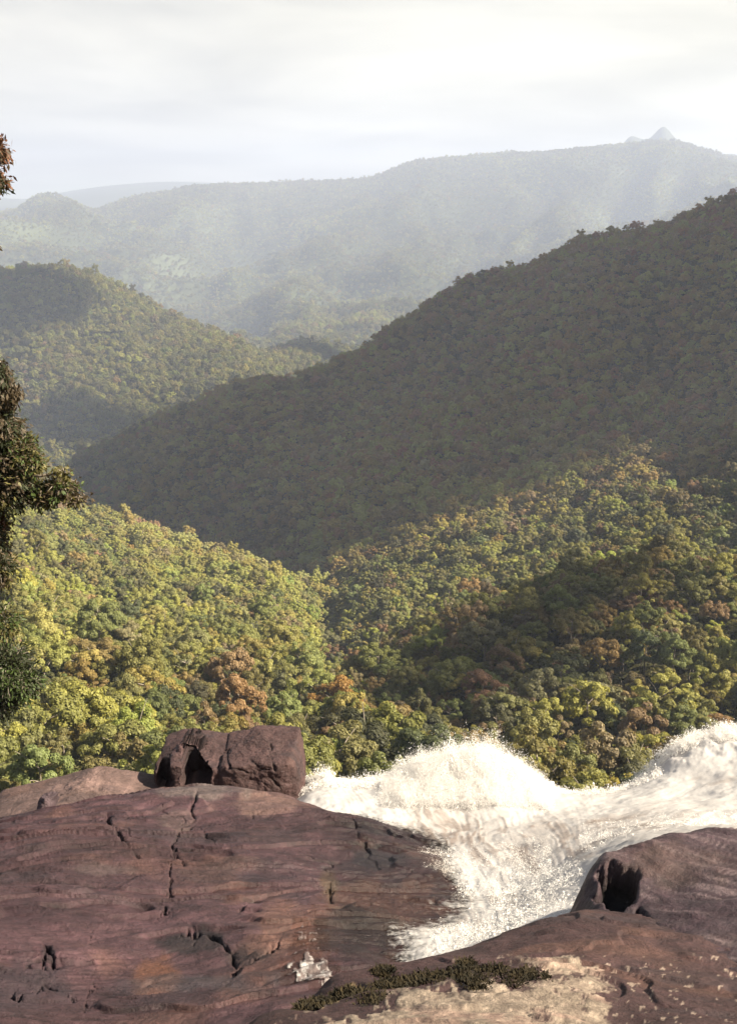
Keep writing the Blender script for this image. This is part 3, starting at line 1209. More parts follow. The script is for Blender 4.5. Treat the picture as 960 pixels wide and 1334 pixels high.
    remap = -np.ones(len(V), int)
    remap[used] = np.arange(len(used))
    W = V.copy()
    W[:, 2] += .012 + .02 * body.clip(0, 1) + .008 * thr
    o = mesh_np('foam_pool_water', W[used], remap[f], M_water, attrs={'col': ('POINT', 'FLOAT_COLOR', np.concatenate([fc, fa[:, None]], 1)[used])})
    tag(o, 'small patch of foaming water in a hollow of the slab', 'water', kind='structure')


build_slab()

LEDGE = Surf([(640, 1320, 5.9), (480, 1334, 5.9), (800, 1334, 6.0), (560, 1290, 6.7), (700, 1280, 6.8), (640, 1600, 3.2), (300, 1600, 3.4), (960, 1500, 3.6), (700, 2300, 1.6), (300, 2300, 1.6), (1000, 2300, 1.6),
              (340, 1334, 6.5), (345, 1325, 6.9), (430, 1280, 7.9), (500, 1257, 8.4), (560, 1246, 8.8), (600, 1238, 9.1), (650, 1219, 9.5), (700, 1199, 9.9), (735, 1191, 10.1), (765, 1183, 10.3), (820, 1190, 10.2), (870, 1200, 10.2),
              (430, 1310, 7.0), (520, 1275, 7.6), (640, 1250, 8.1), (750, 1225, 8.5), (850, 1250, 8.0),
              (345, 1420, 8.6), (430, 1360, 9.4), (500, 1325, 9.9), (600, 1290, 10.8), (700, 1255, 11.6), (770, 1240, 12.0), (870, 1240, 12.0), (1000, 1230, 12),
              (345, 1500, 13), (600, 1400, 13), (870, 1350, 13), (200, 1400, 6.5), (200, 1480, 9), (100, 1500, 6)], k=2.2, eps=.03)
HUMP = Surf([(960, 1080, 12.8), (905, 1083, 12.8), (850, 1094, 12.6), (810, 1118, 12.2), (772, 1138, 11.8), (752, 1166, 11.3), (745, 1190, 11.0), (1100, 1068, 13.0), (1300, 1060, 13),
             (960, 1140, 10.9), (880, 1150, 10.8), (830, 1180, 10.3), (800, 1215, 9.6), (960, 1220, 9.0), (880, 1240, 8.7), (820, 1260, 8.3), (960, 1300, 7.2), (880, 1320, 6.9), (830, 1340, 6.6), (960, 1400, 5.6), (1300, 1200, 9), (1300, 1400, 5),
             (760, 1240, 8.8), (740, 1290, 7.4), (740, 1360, 6), (700, 1260, 9.5), (860, 1600, 3.0), (1200, 1600, 3.0), (700, 1600, 3.0), (900, 2400, 1.4),
             (960, 1130, 14.2), (850, 1145, 14.0), (785, 1190, 13.0), (740, 1230, 12.0), (1300, 1110, 14.5), (960, 1230, 15.5), (820, 1260, 15.5), (720, 1290, 14), (1300, 1200, 16)], k=2.2, eps=.03)


def build_hump():
    nu, nv = 420, 520
    V = field(HUMP, .10, .95, 1.3, 16, nu, nv)
    px, py = pix(*V.T)
    x, y = V[:, 0], V[:, 1]
    P = np.stack([x, y, V[:, 2]], -1)
    # fine rills run down and across the hump
    ru, rv = x * .72 + y * .69, -x * .69 + y * .72
    dz = .10 * fbm(P / 1.5, 3, 6) + .05 * (ridged(np.stack([ru / .17, rv / .9, 0 * x], -1), 3, 16) - .6) + .024 * fbm(np.stack([ru / .07, rv / .3, 0 * x], -1), 3, 26)
    dz += .030 * fbm(P / .12, 4, 36, .6) * sstep(11, 7, y) + .05 * fbm(P / .45, 4, 37)
    col = rock_col(V, (.037, .0215, .0265), 5, .42, .10, 1.6)
    rill = fbm(np.stack([ru / .10, rv / .8, 0 * x], -1), 3, 46)
    k = (sstep(.05, .5, rill) * .5)[:, None]
    col = col * (1 - k) + np.array([.035, .026, .03]) * k
    k = (sstep(-.1, -.5, rill) * .3)[:, None]
    col = col * (1 - k) + np.array([.24, .18, .18]) * k
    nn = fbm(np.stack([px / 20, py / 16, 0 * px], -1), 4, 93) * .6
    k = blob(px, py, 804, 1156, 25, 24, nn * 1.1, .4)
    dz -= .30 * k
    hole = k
    col = col * (1 - .985 * k)[:, None]  # shade inside the hollow painted in as near-black colour
    for poly, w, dep in [([(832, 1186), (845, 1200), (852, 1214), (868, 1222)], 3.0, .13), ([(880, 1226), (905, 1250), (930, 1275)], 3, .06)]:
        d, _, _s = seg_dist(px + nn * 8, py + nn * 8, poly)
        dz -= dep * np.exp(-(d / w) ** 2)
        col *= (1 - .5 * np.exp(-(d / w) ** 2))[:, None]
    k = (blob(px, py, 880, 1125, 70, 26, nn, .8) * .18)[:, None]
    col = col * (1 - k) + np.array([.09, .06, .035]) * k
    V[:, 2] += dz
    wet = (.3 + .3 * blob(px, py, 790, 1150, 60, 50, nn)) * (1 - hole)
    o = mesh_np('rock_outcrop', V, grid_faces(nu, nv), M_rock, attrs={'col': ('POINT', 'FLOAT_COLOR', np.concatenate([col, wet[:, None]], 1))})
    tag(o, 'dark rounded rock outcrop with fine rills and a black hollow', 'rock')


PALE = [(340, 1345), (470, 1330), (500, 1318), (520, 1303), (555, 1296), (610, 1290), (665, 1291), (705, 1288), (718, 1272), (680, 1262), (690, 1252), (735, 1246), (775, 1262), (782, 1290), (790, 1310), (775, 1345), (760, 1500), (340, 1500)]
MOSS = [((420, 1312), 18, 6), ((455, 1300), 16, 8), ((480, 1305), 22, 10), ((510, 1288), 18, 9), ((535, 1285), 16, 8), ((560, 1280), 22, 8), ((600, 1276), 26, 9), ((640, 1272), 26, 10), ((665, 1280), 24, 10), ((690, 1276), 18, 9), ((625, 1286), 16, 7), ((500, 1270), 12, 4), ((608, 1262), 8, 8), ((395, 1314), 12, 5)]


def build_ledge():
    nu, nv = 620, 420
    V = field(LEDGE, -.34, .42, 1.5, 13, nu, nv)
    px, py = pix(*V.T)
    x, y = V[:, 0], V[:, 1]
    P = np.stack([x, y, V[:, 2]], -1)
    dz = .07 * fbm(P / 1.1, 3, 7) + .05 * (terrace(fbm(P / 1.4, 3, 17) * 3, 6) - fbm(P / 1.4, 3, 17) * 3) + .016 * fbm(P / .16, 4, 27)
    col = rock_col(V, (.038, .0195, .0195), 8, .4, .4, 1.6)
    n = fbm(np.stack([px / 26, py / 12, 0 * px], -1), 5, 94, .6)
    n2 = fbm(np.stack([px / 8, py / 5, 0 * px], -1), 3, 95, .6)
    ins = in_poly(px + n * 24, py + n * 14, PALE)
    ins2 = [in_poly(px + n * (14 + 10 * q), py + n2 * (5 + 5 * q) + n * (8 + 4 * q), PALE) for q in range(5)]
    pale = np.mean(ins2, 0) * (.80 + .35 * n2).clip(.3, 1)
    brk = (sstep(.12, .3, n * .7 + n2 * .5) * sstep(640, 720, px) * (py < 1335))
    pale = pale * (1 - .9 * brk)
    pc = np.array([.225, .178, .135]) * (1 + .35 * n2 + .2 * fbm(P / .05, 3, 96))[:, None]
    pk = sstep(.1, .4, fbm(P / .35, 3, 97))[:, None] * .45
    pc = pc * (1 - pk) + np.array([.29, .18, .145]) * pk
    k = pale[:, None]
    dz += .008 * pale - .012 * brk * pale
    col = col * (1 - k) + pc * k
    # yellow dry strip lower down the edge
    d, _, _s = seg_dist(px + n2 * 6, py + n2 * 4, [(418, 1312), (440, 1302), (462, 1290)])
    k = (sstep(8, 4, d) * .8)[:, None]
    col = col * (1 - k) + np.array([.42, .30, .14]) * k
    sp = (sstep(.42, .5, n2) * sstep(1240, 1250, py) * sstep(560, 620, px) * .5)[:, None]
    col = col * (1 - sp) + np.array([.36, .28, .22]) * sp
    V[:, 2] += dz
    o = mesh_np('rock_ledge', V, grid_faces(nu, nv), M_rock, attrs={'col': ('POINT', 'FLOAT_COLOR', np.concatenate([col.clip(.005, .7), np.full((len(V), 1), .15)], 1))})
    tag(o, 'near brown rock ledge with a pale beige weathered patch', 'rock')


build_hump()
build_ledge()

# moss cushions on the ledge


def ledge_pt(px, py):
    """where the sight line meets the ledge"""
    Ys = np.linspace(5.2, 11, 400)
    a, s = ray(px, py)
    d = LEDGE.s(np.full(400, float(a)), Ys) - float(s)
    i = np.argmax(d > 0)
    return np.array([float(a) * Ys[i], Ys[i], LEDGE.s(float(a), Ys[i]) * Ys[i]])


def build_moss():
    r = np.random.default_rng(5)
    Vs = []
    for (c, rx, ry) in MOSS:
        for _ in range(700):
            ang, q = r.random() * 6.283, math.sqrt(r.random())
            p = ledge_pt(c[0] + cos(ang) * q * rx * 1.1, c[1] + sin(ang) * q * ry)
            h = (.012 + .035 * (1 - q) * r.random() + .03 * r.random() ** 3)
            for _k in range(3):
                th = r.random() * 6.283
                w = r.uniform(.006, .013)
                o_ = np.array([cos(th), sin(th), 0]) * w
                b = p + np.append(r.normal(size=2) * .02, .0)
                lean = np.append(r.normal(size=2) * .025, h)
                Vs.append([b - o_, b + o_, b + lean + o_ * .5, b + lean - o_ * .5])
    V = np.array(Vs).reshape(-1, 3)
    o = mesh_np('moss', V, np.arange(len(V)).reshape(-1, 4), M_moss, smooth=False)
    tag(o, 'dark moss and low plants along the rock ledge', 'moss', kind='stuff')


build_moss()


def build_twigs():
    r = np.random.default_rng(8)
    for (px, py, hpx, n, lab) in [(513, 1247, 26, 9, 'bare twiggy shrub nearest the foam pool, standing on the ledge edge'), (541, 1243, 24, 8, 'sparse bare shrub in the middle of three on the ledge edge'), (563, 1241, 22, 12, 'densest bare shrub of three, closest to the torrent')]:
        p = ledge_pt(px, py)
        H = hpx / F * p[1] * 1.12
        parts = []
        for k in range(n):
            e = np.array([r.normal() * .24 * H, r.normal() * .2 * H, H * r.uniform(.55, 1.1)])
            m = e * .5 + np.array([r.normal() * .05 * H, 0, .04 * H])
            parts.append(tube([np.zeros(3), m, e], [.008, .006, .003], 4))
            for _ in range(2):
                t = r.uniform(.4, .8)
                b = e * t
                parts.append(tube([b, b + np.array([r.normal() * .12 * H, r.normal() * .1 * H, .2 * H])], [.004, .002], 4))
        V, Fq = join(parts)
        o = mesh_np('bare_shrub', V, Fq, M_twig)
        o.location = p
        tag(o, lab, 'shrub', 'bare shrubs on the ledge edge')


build_twigs()

# ---------------------------------------------------------------- boulders


def ico(sub):
    import bmesh
    bm = bmesh.new()
    bmesh.ops.create_icosphere(bm, subdivisions=sub, radius=1)
    v = np.array([q.co[:] for q in bm.verts])
    f = np.array([[q.index for q in c.verts] for c in bm.faces])
    bm.free()
    return v, f


ICO7 = ico(7)


def polytope(planes, sharp=26.0):
    d, f = ICO7
    r = np.zeros(len(d))
    for n, dist in planes:
        n = np.array(n, float)
        n /= np.linalg.norm(n)
        c = d @ n
        r += (np.maximum(c, 1e-3) / dist) ** sharp
    return d * (r ** (-1 / sharp))[:, None], f


def block(name, centre, planes, seed, parent, recess=(), cracks=(), base=(.050, .028, .027)):
    V, f = polytope(planes)
    V = V + (.10 * fbm(V / .8 + seed, 4, seed) + .05 * fbm(V / .22 + seed, 4, seed + 5, .6))[:, None] * V / np.linalg.norm(V, axis=1)[:, None]
    q = fbm(V / np.array([1.0, .8, .4]) + seed, 3, seed + 3) * 3
    V = V + (.02 * (terrace(q, 7) - q))[:, None] * V / np.linalg.norm(V, axis=1)[:, None]
    W = V + centre
    px, py = pix(*W.T)
    front = V[:, 1] < .2
    col = rock_col(V + seed, base, seed, .45, .35, 1.3)
    nn = fbm(np.stack([px / 9, py / 9, 0 * px], -1), 3, seed + 7)
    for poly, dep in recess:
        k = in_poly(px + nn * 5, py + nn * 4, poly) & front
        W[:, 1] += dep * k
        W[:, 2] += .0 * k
        col = col * (1 - .5 * k)[:, None]  # recess shade also painted in by darkening the rock colour
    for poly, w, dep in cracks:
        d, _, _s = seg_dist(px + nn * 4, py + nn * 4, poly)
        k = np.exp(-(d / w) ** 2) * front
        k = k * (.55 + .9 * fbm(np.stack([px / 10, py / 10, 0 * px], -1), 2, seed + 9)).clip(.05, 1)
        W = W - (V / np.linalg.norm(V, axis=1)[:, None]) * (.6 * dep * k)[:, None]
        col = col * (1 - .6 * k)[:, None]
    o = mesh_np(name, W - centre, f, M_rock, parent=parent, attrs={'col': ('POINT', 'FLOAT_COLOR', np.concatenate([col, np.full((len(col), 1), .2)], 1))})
    o.location = centre - np.array(parent.location) if parent else centre
    return o


def build_boulder():
    base = pt(300, 1035, 24.6)
    root = empty('boulder', tuple(base))
    tag(root, 'dark split boulder perched on the slab edge beside the falls', 'boulder')
    c = pt(340, 1002, 25.2)
    a = block('split_block', c, [((1, 0, .12), 1.02), ((-1, 0, 0), .96), ((0, 0, 1), .64), ((-.18, 0, 1), .65), ((0, -1, .25), 1.0), ((.6, -1, .1), 1.15), ((0, 1, 0), 1.2), ((0, 0, -1), 1.3), ((1, -.2, .9), 1.12), ((-.5, -1, .3), 1.15)], 31, root,
              cracks=[([(352, 955), (353, 985), (358, 1003)], 1.6, .10), ([(300, 1000), (330, 1008), (350, 1003)], 1.6, .08), ([(296, 955), (296, 1000)], 2.2, .25), ([(320, 985), (350, 1010), (368, 1030)], 1.5, .06)])
    a['label'] = 'taller rounded block'
    c = pt(252, 1002, 25.3)
    b = block('split_block', c, [((1, 0, 0), .95), ((-1, 0, .06), .88), ((.1, 0, 1), .55), ((-.35, 0, 1), .66), ((0, -1, .2), .95), ((-.7, -1, .1), 1.0), ((0, 1, 0), 1.2), ((0, 0, -1), 1.2)], 47, root,
              recess=[([(238, 962), (250, 966), (262, 985), (274, 1000), (274, 1030), (236, 1030)], .95), ([(206, 985), (214, 975), (221, 1000), (222, 1030), (206, 1030)], .5)], cracks=[([(219, 962), (220, 1000), (224, 1025)], 1.6, .14), ([(260, 972), (295, 972)], 1.5, .10), ([(282, 1000), (296, 996)], 2, .2), ([(240, 955), (240, 985)], 2.5, .25)])
    b['label'] = 'lower block with a black recess'


build_boulder()
block_o = None


def loose_rock(name, px, py, Y, dims, seed, label, base):
    c = pt(px, py, Y)
    dx, dy, dz = dims
    r = np.random.default_rng(seed)
    planes = [((1, r.normal() * .2, r.normal() * .2), dx), ((-1, r.normal() * .2, .2), dx), ((.2, 0, 1), dz), ((-.3, .1, 1), dz * 1.05), ((0, -1, .3), dy), ((0, 1, .3), dy), ((0, 0, -1), dz * 1.6), ((.7, -.7, .4), max(dx, dz) * .9), ((-.7, -.6, .5), max(dx, dz) * .95)]
    o = block(name, c, planes, seed, None, base=base)
    tag(o, label, 'rock')


loose_rock('loose_rock', 62, 1042, 21.4, (.16, .2, .12), 61, 'small dark stone on the slab rim below the trees', (.06, .04, .045))
loose_rock('low_rock', 110, 1046, 24.0, (2.3, 1.2, .45), 62, 'low pinkish rock strip behind the slab rim', (.105, .068, .060))
loose_rock('midstream_rock', 958, 999, 26.0, (.42, .4, .22), 63, 'small dark rock poking through the upper rapids', (.10, .055, .05))

# ---------------------------------------------------------------- the torrent
FLOW1 = [(1150, 1000), (960, 1012), (860, 1040), (780, 1058), (700, 1092), (660, 1140), (622, 1195), (560, 1250)]
BROWN = np.array([.20, .155, .13])


def water_frame(px, py):
    d, arc, side = seg_dist(px, py, FLOW1)
    return arc, d * side


def build_water():
    nu, nv = 620, 520
    V = field(WATER, -.12, .62, 11.3, 33.5, nu, nv)
    px, py = pix(*V.T)
    x, y = V[:, 0], V[:, 1]
    P = np.stack([x, y, V[:, 2]], -1)
    uu, vv = water_frame(px, py)
    # around the splash water is thrown outwards and up
    ang = np.arctan2(py - 1190, px - 640)
    rad = np.hypot(px - 640, py - 1190)
    fan = sstep(230, 120, np.hypot((px - 590), (py - 1080) * 1.1))
    S = np.stack([uu / 60, vv / 7.0, 0 * x], -1)
    wv = 22 * fbm(np.stack([px / 70, py / 50, 0 * px], -1), 3, 105)
    S2 = np.stack([(py + .5 * px) / 55, (px - .5 * py + wv) / 9., 0 * x + 3], -1)
    s1 = fbm(S + fbm(P / 1.4, 2, 52)[:, None] * .5, 4, 50)
    s2 = fbm(S2 + fbm(P / 1.2, 3, 53)[:, None] * 1.3, 4, 51)
    st = s1 * (1 - fan) + s2 * fan
    foam = fbm(P / .5, 5, 54, .62)
    pool = sstep(1120, 1180, py) * sstep(760, 690, px)
    dz = .018 * st + .035 * foam + .10 * fbm(P / 1.1, 4, 55) * sstep(30, 27, y)
    dz -= 4 * sstep(505, 455, px) * sstep(1110, 1150, py)
    lip = np.exp(-((y - 26.4) / 1.2) ** 2)
    dz += lip * (.14 * fbm(np.stack([x / .35, y / .8, 0 * x], -1), 4, 56))
    V[:, 2] += dz
    white = np.array([.50, .478, .46])
    col = np.tile(white, (len(V), 1))
    nn = fbm(np.stack([px / 26, py / 16, 0 * px], -1), 4, 57)
    th = sstep(-.05, .38, st + .25 * nn)

    def brown(cx, cy, rx, ry, amt):
        nonlocal col
        k = (blob(px, py, cx, cy, rx, ry, nn * .7, 1.0) * amt * (.25 + .75 * th))[:, None]
        col = col * (1 - k) + BROWN * k
    brown(580, 1085, 48, 26, .85)
    brown(560, 1055, 24, 10, .7)
    brown(660, 1100, 75, 26, .75)
    brown(740, 1095, 40, 30, .65)
    brown(690, 1115, 24, 18, .75)
    brown(800, 1072, 50, 9, .7)
    brown(720, 1078, 22, 7, .6)
    brown(860, 1080, 90, 20, .45)
    brown(540, 1110, 30, 30, .4)
    brown(660, 1172, 50, 8, .6)
    brown(600, 1205, 40, 14, .5)
    brown(930, 1015, 30, 8, .5)
    brown(870, 990, 25, 12, .35)
    fine = fbm(np.stack([uu / 34, (vv + .3 * wv) / 2.6, 0 * x], -1), 4, 106) * (1 - fan) + fbm(np.stack([(py + .5 * px) / 26, (px - .5 * py + wv) / 3.2, 0 * x + 5], -1), 4, 107) * fan
    dz2 = .012 * fine
    V[:, 2] += dz2
    w = ((sstep(.05, .5, st) * .45 + sstep(.0, .5, fine) * .40) * (1 - .75 * lip) * (.35 + .65 * sstep(-.3, .3, nn)) * (.28 + .9 * blob(px, py, 655, 1098, 120, 42, nn * .5, .9) + .5 * blob(px, py, 870, 1078, 110, 24, nn * .5, .9)))[:, None].clip(0, .8)
    col = col * (1 - w) + np.array([.27, .225, .20]) * w
    depth = V[:, 2] - SLAB.z(V[:, 0], V[:, 1])
    al = np.where((px < 690) & (py > 1060), sstep(.02, .50, depth + .10), 1.0)
    al = np.maximum(al, sstep(23.5, 25, y))
    o = mesh_np('torrent_water', V, grid_faces(nu, nv), M_water, attrs={'col': ('POINT', 'FLOAT_COLOR', np.concatenate([col, al[:, None] * 1.3], 1))})
    tag(o, 'white foaming water plunging over the falls', 'water', kind='structure')


build_water()


def droplets(P, R, D, stretch):
    """stretched octahedra: drops and threads of water"""
    n = len(P)
    D = D / (np.linalg.norm(D, axis=1)[:, None] + 1e-9)
    A = np.cross(D, rng.normal(size=(n, 3)))
    A /= np.linalg.norm(A, axis=1)[:, None] + 1e-9
    B = np.cross(D, A)
    R = R[:, None]
    S = stretch[:, None]
    V = np.stack([P + D * R * S, P - D * R * S, P + A * R, P - A * R, P + B * R, P - B * R], 1).reshape(-1, 3)
    f = np.array([(0, 2, 4), (0, 4, 3), (0, 3, 5), (0, 5, 2), (1, 4, 2), (1, 3, 4), (1, 5, 3), (1, 2, 5)])
    Fq = (np.arange(n)[:, None, None] * 6 + f[None]).reshape(-1, 3)
    return V, Fq


def build_spray():
    parts = []

    def jet(n, px0, px1, py0, py1, Y0, Y1, vx, vy, vz, tmax, rad, stretch=1.8, vjit=.35, clump=0.0):
        per = 70
        n0 = max(1, n // per)
        q0 = rng.random(n0)
        q = np.repeat(q0, per)
        n = len(q)
        px = px0 + (px1 - px0) * q
        py = py0 + (py1 - py0) * q
        Y = np.repeat(rng.uniform(Y0, Y1, n0), per)
        p = pt(px, py, Y)
        p[:, 2] = np.maximum(WATER.z(p[:, 0], p[:, 1]), p[:, 2] - 1.0) - .03
        p += rng.normal(size=(n, 3)) * np.array([.05, .10, .02])
        lq = q0 * 9 + rng.random() * 50
        kv = np.exp(.6 * fbm(np.stack([lq, Y[::per] * .6, 0 * q0], -1), 4, 200 + n % 97, .6)) * (1.12 - .5 * ((q0 - .5) * 2) ** 2) if clump else np.ones(n0)
        kd = .55 * fbm(np.stack([lq * 1.3, Y[::per], 0 * q0 + 4], -1), 3, 300 + n % 97) if clump else np.zeros(n0)
        lat = (q0 - .5) * 2
        v0 = np.stack([vx[0] + vx[1] * lat + kd * vz + rng.normal(size=n0) * vjit * .7, vy + rng.normal(size=n0) * vjit * .7, vz * kv * np.exp(rng.normal(size=n0) * .28)], -1)
        t0 = tmax * (.12 + .88 * rng.random(n0) ** 1.15)
        v = np.repeat(v0, per, 0) * (1 + .05 * rng.normal(size=(n, 3))) + rng.normal(size=(n, 3)) * .10
        t = np.repeat(t0, per) * (1 - .85 * rng.random(n) ** 1.3)
        g = np.array([0, 0, -9.8])
        pos = p + v * t[:, None] + .5 * g * (t ** 2)[:, None]
        vel = v + g * t[:, None]
        ok_ = pos[:, 2] > p[:, 2] - .5
        r = rad * np.exp(rng.normal(size=n) * .55) * (1 - .35 * t / tmax)
        st = 1 + stretch * np.linalg.norm(vel, axis=1) / 4 * rng.random(n)
        parts.append(droplets(pos[ok_], r[ok_], vel[ok_], st[ok_]))
    # main plume
    jet(420000, 500, 712, 1015, 1030, 22.8, 26.9, (-.1, .7), .2, 1.62, .36, .0039, 3.0, clump=1)
    jet(9000, 525, 695, 1015, 1030, 24.5, 26.9, (-.1, .9), .2, 2.1, .40, .0065, 2.0, clump=1)
    jet(80000, 540, 680, 1000, 1015, 24.5, 27.0, (-.1, 1.0), .2, 2.3, .44, .0042, 3.0, clump=1)
    # the jet beside the boulder and along the lip
    jet(20000, 405, 430, 1030, 1030, 25.5, 26.5, (-.3, .4), .2, 1.9, .34, .0065)
    jet(40000, 395, 560, 1035, 1022, 24.5, 26.6, (-.3, .4), .2, 1.2, .28, .0062, clump=1)
    jet(36000, 700, 860, 1040, 1020, 25.0, 26.8, (-.3, .4), .2, 1.0, .26, .0062, clump=1)
    jet(40000, 840, 990, 1010, 952, 26.2, 27.6, (-.9, .4), .2, 1.4, .32, .0062, clump=1)
    # broken water round the pool and over the shelf
    jet(14000, 545, 600, 1085, 1160, 18.5, 20.0, (.3, .3), -.2, .45, .2, .0034, vjit=.7)
    jet(22000, 600, 720, 1150, 1100, 17.0, 20.0, (-.2, .4), -.1, .8, .30, .0034, vjit=.7)
    jet(12000, 640, 760, 1190, 1130, 15.2, 17.0, (-.3, .4), -.1, .5, .22, .004, vjit=.6)
    jet(14000, 760, 990, 1100, 1078, 17.5, 20.5, (-.8, .2), -.1, .3, .16, .004, vjit=.4)
    jet(22000, 560, 770, 1236, 1185, 12.6, 14.6, (-.3, .2), -.1, .5, .2, .004, vjit=.5)
    V, Fq = join(parts)
    o = mesh_np('water_spray', V, Fq, M_spray)
    tag(o, 'white spray thrown up where the torrent strikes the rock', 'spray', kind='stuff')


build_spray()

# ---------------------------------------------------------------- near foliage at the edge
NEARC = {'brown': (.075, .056, .034), 'dark': (.036, .042, .020), 'olive': (.110, .098, .034), 'green': (.055, .080, .022), 'lime': (.15, .15, .03), 'rust': (.12, .055, .03)}


def near_plant(name, label, cat, base_px, Y, spine, clumps, seed, trunk_r):
    r = np.random.default_rng(seed)
    base = pt(base_px[0], base_px[1], Y)
    root = empty(name, tuple(base))
    tag(root, label, cat)
    sp = [pt(x, y, Y + dy) - base for (x, y, dy) in spine]
    parts = [tube([np.zeros(3)] + sp, np.linspace(trunk_r, trunk_r * .25, len(sp) + 1), 8)]
    P, Nn, S, C, T_ = [], [], [], [], []
    for (cx, cy, rx, ry, n, cols, droop) in clumps:
        c0 = pt(cx, cy, Y)
        sc_ = Y / F * 1.08
        # a limb from the spine to the clump, then twigs that carry leaves
        k = np.argmin([np.linalg.norm(s + base - c0) for s in sp])
        bb = sp[k]
        e = c0 - base
        parts.append(tube([bb, (bb + e) / 2 + np.array([0, 0, .1]), e], [trunk_r * .35, trunk_r * .22, .012], 6))
        nt = max(4, n * 3 // 26)
        cx -= 8 * (cat == 'tree') * (cy > 300) + 3 * (cat == 'tree') * (cy <= 300)
        c0 = pt(cx, cy, Y)
        e = c0 - base
        for _ in range(nt):
            d = r.normal(size=3)
            d /= np.linalg.norm(d)
            f = r.random() ** .45
            end = e + d * np.array([rx * sc_, min(rx, ry) * sc_ * 1.1 + .12, ry * sc_]) * f
            st = e + (end - e) * .25
            end2 = end + np.array([0, 0, -droop * .15])
            parts.append(tube([st, (st + end) / 2 + np.array([0, 0, .04]), end2], [.012, .008, .003], 4))
            m = 26
            t = r.random(m) ** .7
            q = st + (end2 - st) * t[:, None] + r.normal(size=(m, 3)) * .055
            ax = (end2 - st) / (np.linalg.norm(end2 - st) + 1e-6) + r.normal(size=(m, 3)) * .75 + np.array([0, 0, -droop])
            nn = np.array([0, -.25, 1.0]) + r.normal(size=(m, 3)) * .55
            P.append(q)
            T_.append(ax / np.linalg.norm(ax, axis=1)[:, None])
            Nn.append(nn)
            S.append(r.uniform(.028, .062, m))
            cc = np.array([NEARC[cols[r.integers(len(cols))]]]) * r.uniform(.75, 1.25, (m, 1))
            C.append(cc)
    P, T_, Nn, S, C = map(np.concatenate, (P, T_, Nn, S, C))
    B = np.cross(Nn, T_)
    B /= np.linalg.norm(B, axis=1)[:, None] + 1e-9
    S = S[:, None]
    m = len(P)
    V = np.stack([P, P + T_ * S + B * S * .38, P + T_ * S * 2.1, P + T_ * S - B * S * .38], 1).reshape(-1, 3)
    mesh_np('foliage', V, np.arange(4 * m).reshape(m, 4), M_leaf_near, smooth=False, parent=root,
            attrs={'var': ('FACE', 'FLOAT', r.random(m)), 'leafcol': ('POINT', 'FLOAT_COLOR', np.repeat(np.concatenate([C, np.ones((m, 1))], 1), 4, 0))})
    V, Fq = join(parts)
    mesh_np('trunk', V, Fq, M_bark, parent=root)


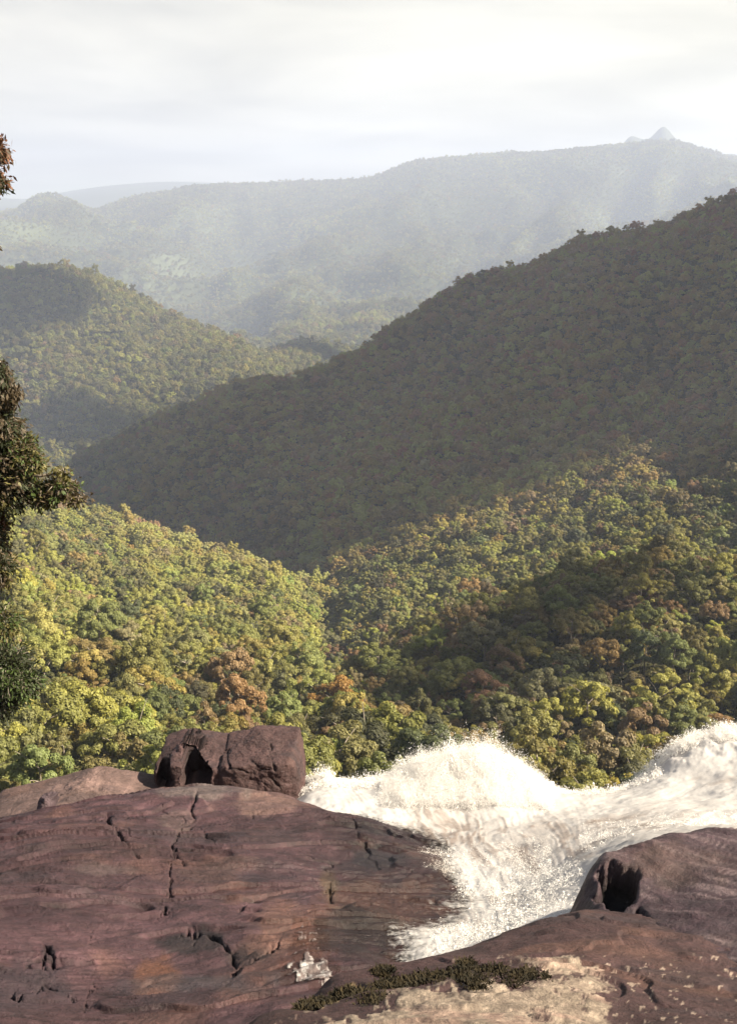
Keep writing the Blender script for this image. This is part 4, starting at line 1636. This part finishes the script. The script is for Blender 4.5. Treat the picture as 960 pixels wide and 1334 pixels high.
near_plant('edge_tree', 'dark brown-leaved tree leaning in at the left above the slope', 'tree', (-75, 1120), 17.0,
           [(-80, 950, 0), (-70, 800, .1), (-60, 650, 0), (-60, 500, 0), (-50, 350, 0), (-40, 220, 0)],
           [(2, 196, 10, 14, 190, ['rust', 'brown'], .3), (0, 232, 12, 12, 150, ['rust', 'brown', 'dark'], .3), (-30, 300, 20, 60, 200, ['brown'], .3),
            (2, 478, 16, 24, 620, ['dark', 'brown'], .8), (6, 510, 22, 20, 700, ['dark', 'brown'], .6), (0, 545, 22, 26, 800, ['dark', 'dark', 'brown'], .4), (24, 505, 8, 10, 90, ['brown'], .9),
            (-8, 575, 40, 60, 2200, ['dark', 'brown', 'dark'], .4), (12, 560, 30, 30, 1000, ['dark', 'brown'], .5), (8, 590, 44, 36, 2200, ['olive', 'brown', 'green', 'dark'], .3), (34, 588, 26, 24, 800, ['olive', 'green', 'brown'], .2), (50, 600, 16, 18, 300, ['olive', 'green'], .2), (14, 625, 48, 30, 1800, ['dark', 'olive', 'brown'], .3), (6, 645, 40, 30, 1600, ['dark', 'brown', 'olive'], .3),
            (88, 634, 24, 18, 420, ['olive', 'green', 'brown'], .2), (66, 642, 24, 16, 420, ['brown', 'olive', 'green'], .2), (108, 648, 14, 10, 110, ['olive', 'brown'], .3), (92, 615, 14, 8, 70, ['olive'], .2),
            (0, 690, 22, 34, 900, ['dark', 'brown'], .4), (8, 668, 8, 8, 90, ['rust'], .3)], 71, .16)
near_plant('edge_bush', 'deep green bush below the dark edge tree', 'bush', (-55, 1075), 19.5,
           [(-50, 1000, 0), (-35, 930, 0), (-25, 860, 0), (-20, 770, 0)],
           [(10, 870, 36, 40, 2000, ['dark', 'green', 'dark'], .4), (34, 888, 22, 24, 800, ['dark', 'green'], .4), (0, 810, 26, 34, 1000, ['dark', 'green', 'olive'], .4), (0, 740, 22, 36, 800, ['dark', 'olive', 'brown'], .4), (0, 915, 34, 20, 800, ['dark'], .4)], 72, .10)

# ---------------------------------------------------------------- ground under and behind the rocks
gx, gy = np.meshgrid(np.linspace(-60, 60, 40), np.linspace(-60, 34, 40))
gz = -21 - .12 * np.maximum(gy, 0) + np.maximum(-gy, 0) * .4 + fbm(np.stack([gx / 9, gy / 9, 0 * gx], -1), 3, 88)
mesh_c = np.tile([.09, .07, .06, 1], (1600, 1))
g = mesh_np('ground', np.stack([gx, gy, gz], -1).reshape(-1, 3), grid_faces(40, 40), M_ground, attrs={'col': ('POINT', 'FLOAT_COLOR', mesh_c)})
tag(g, kind='structure')

# ---------------------------------------------------------------- haze


def build_haze():
    x0, x1, y0, y1, z0, z1 = -36000, 36000, -80, 17500, zmin - 1, max(zmax + 30, 500)
    V = [(x, y, z) for x in (x0, x1) for y in (y0, y1) for z in (z0, z1)]
    Fq = [(0, 1, 3, 2), (4, 6, 7, 5), (0, 4, 5, 1), (2, 3, 7, 6), (0, 2, 6, 4), (1, 5, 7, 3)]
    M = Mat('haze')
    v = M.n('ShaderNodeVolumePrincipled')
    v.inputs['Color'].default_value = (*HAZE_COLOR, 1)
    v.inputs['Density'].default_value = HAZE_DENSITY
    v.inputs['Anisotropy'].default_value = 0.15
    M.l(v.outputs[0], M.out.inputs['Volume'])
    o = mesh_np('haze', V, Fq, M.m, smooth=False)
    tag(o, kind='stuff')
    print('haze z', z0, z1)


build_haze()
print('trees', N, 'kinds', len(PROTO))
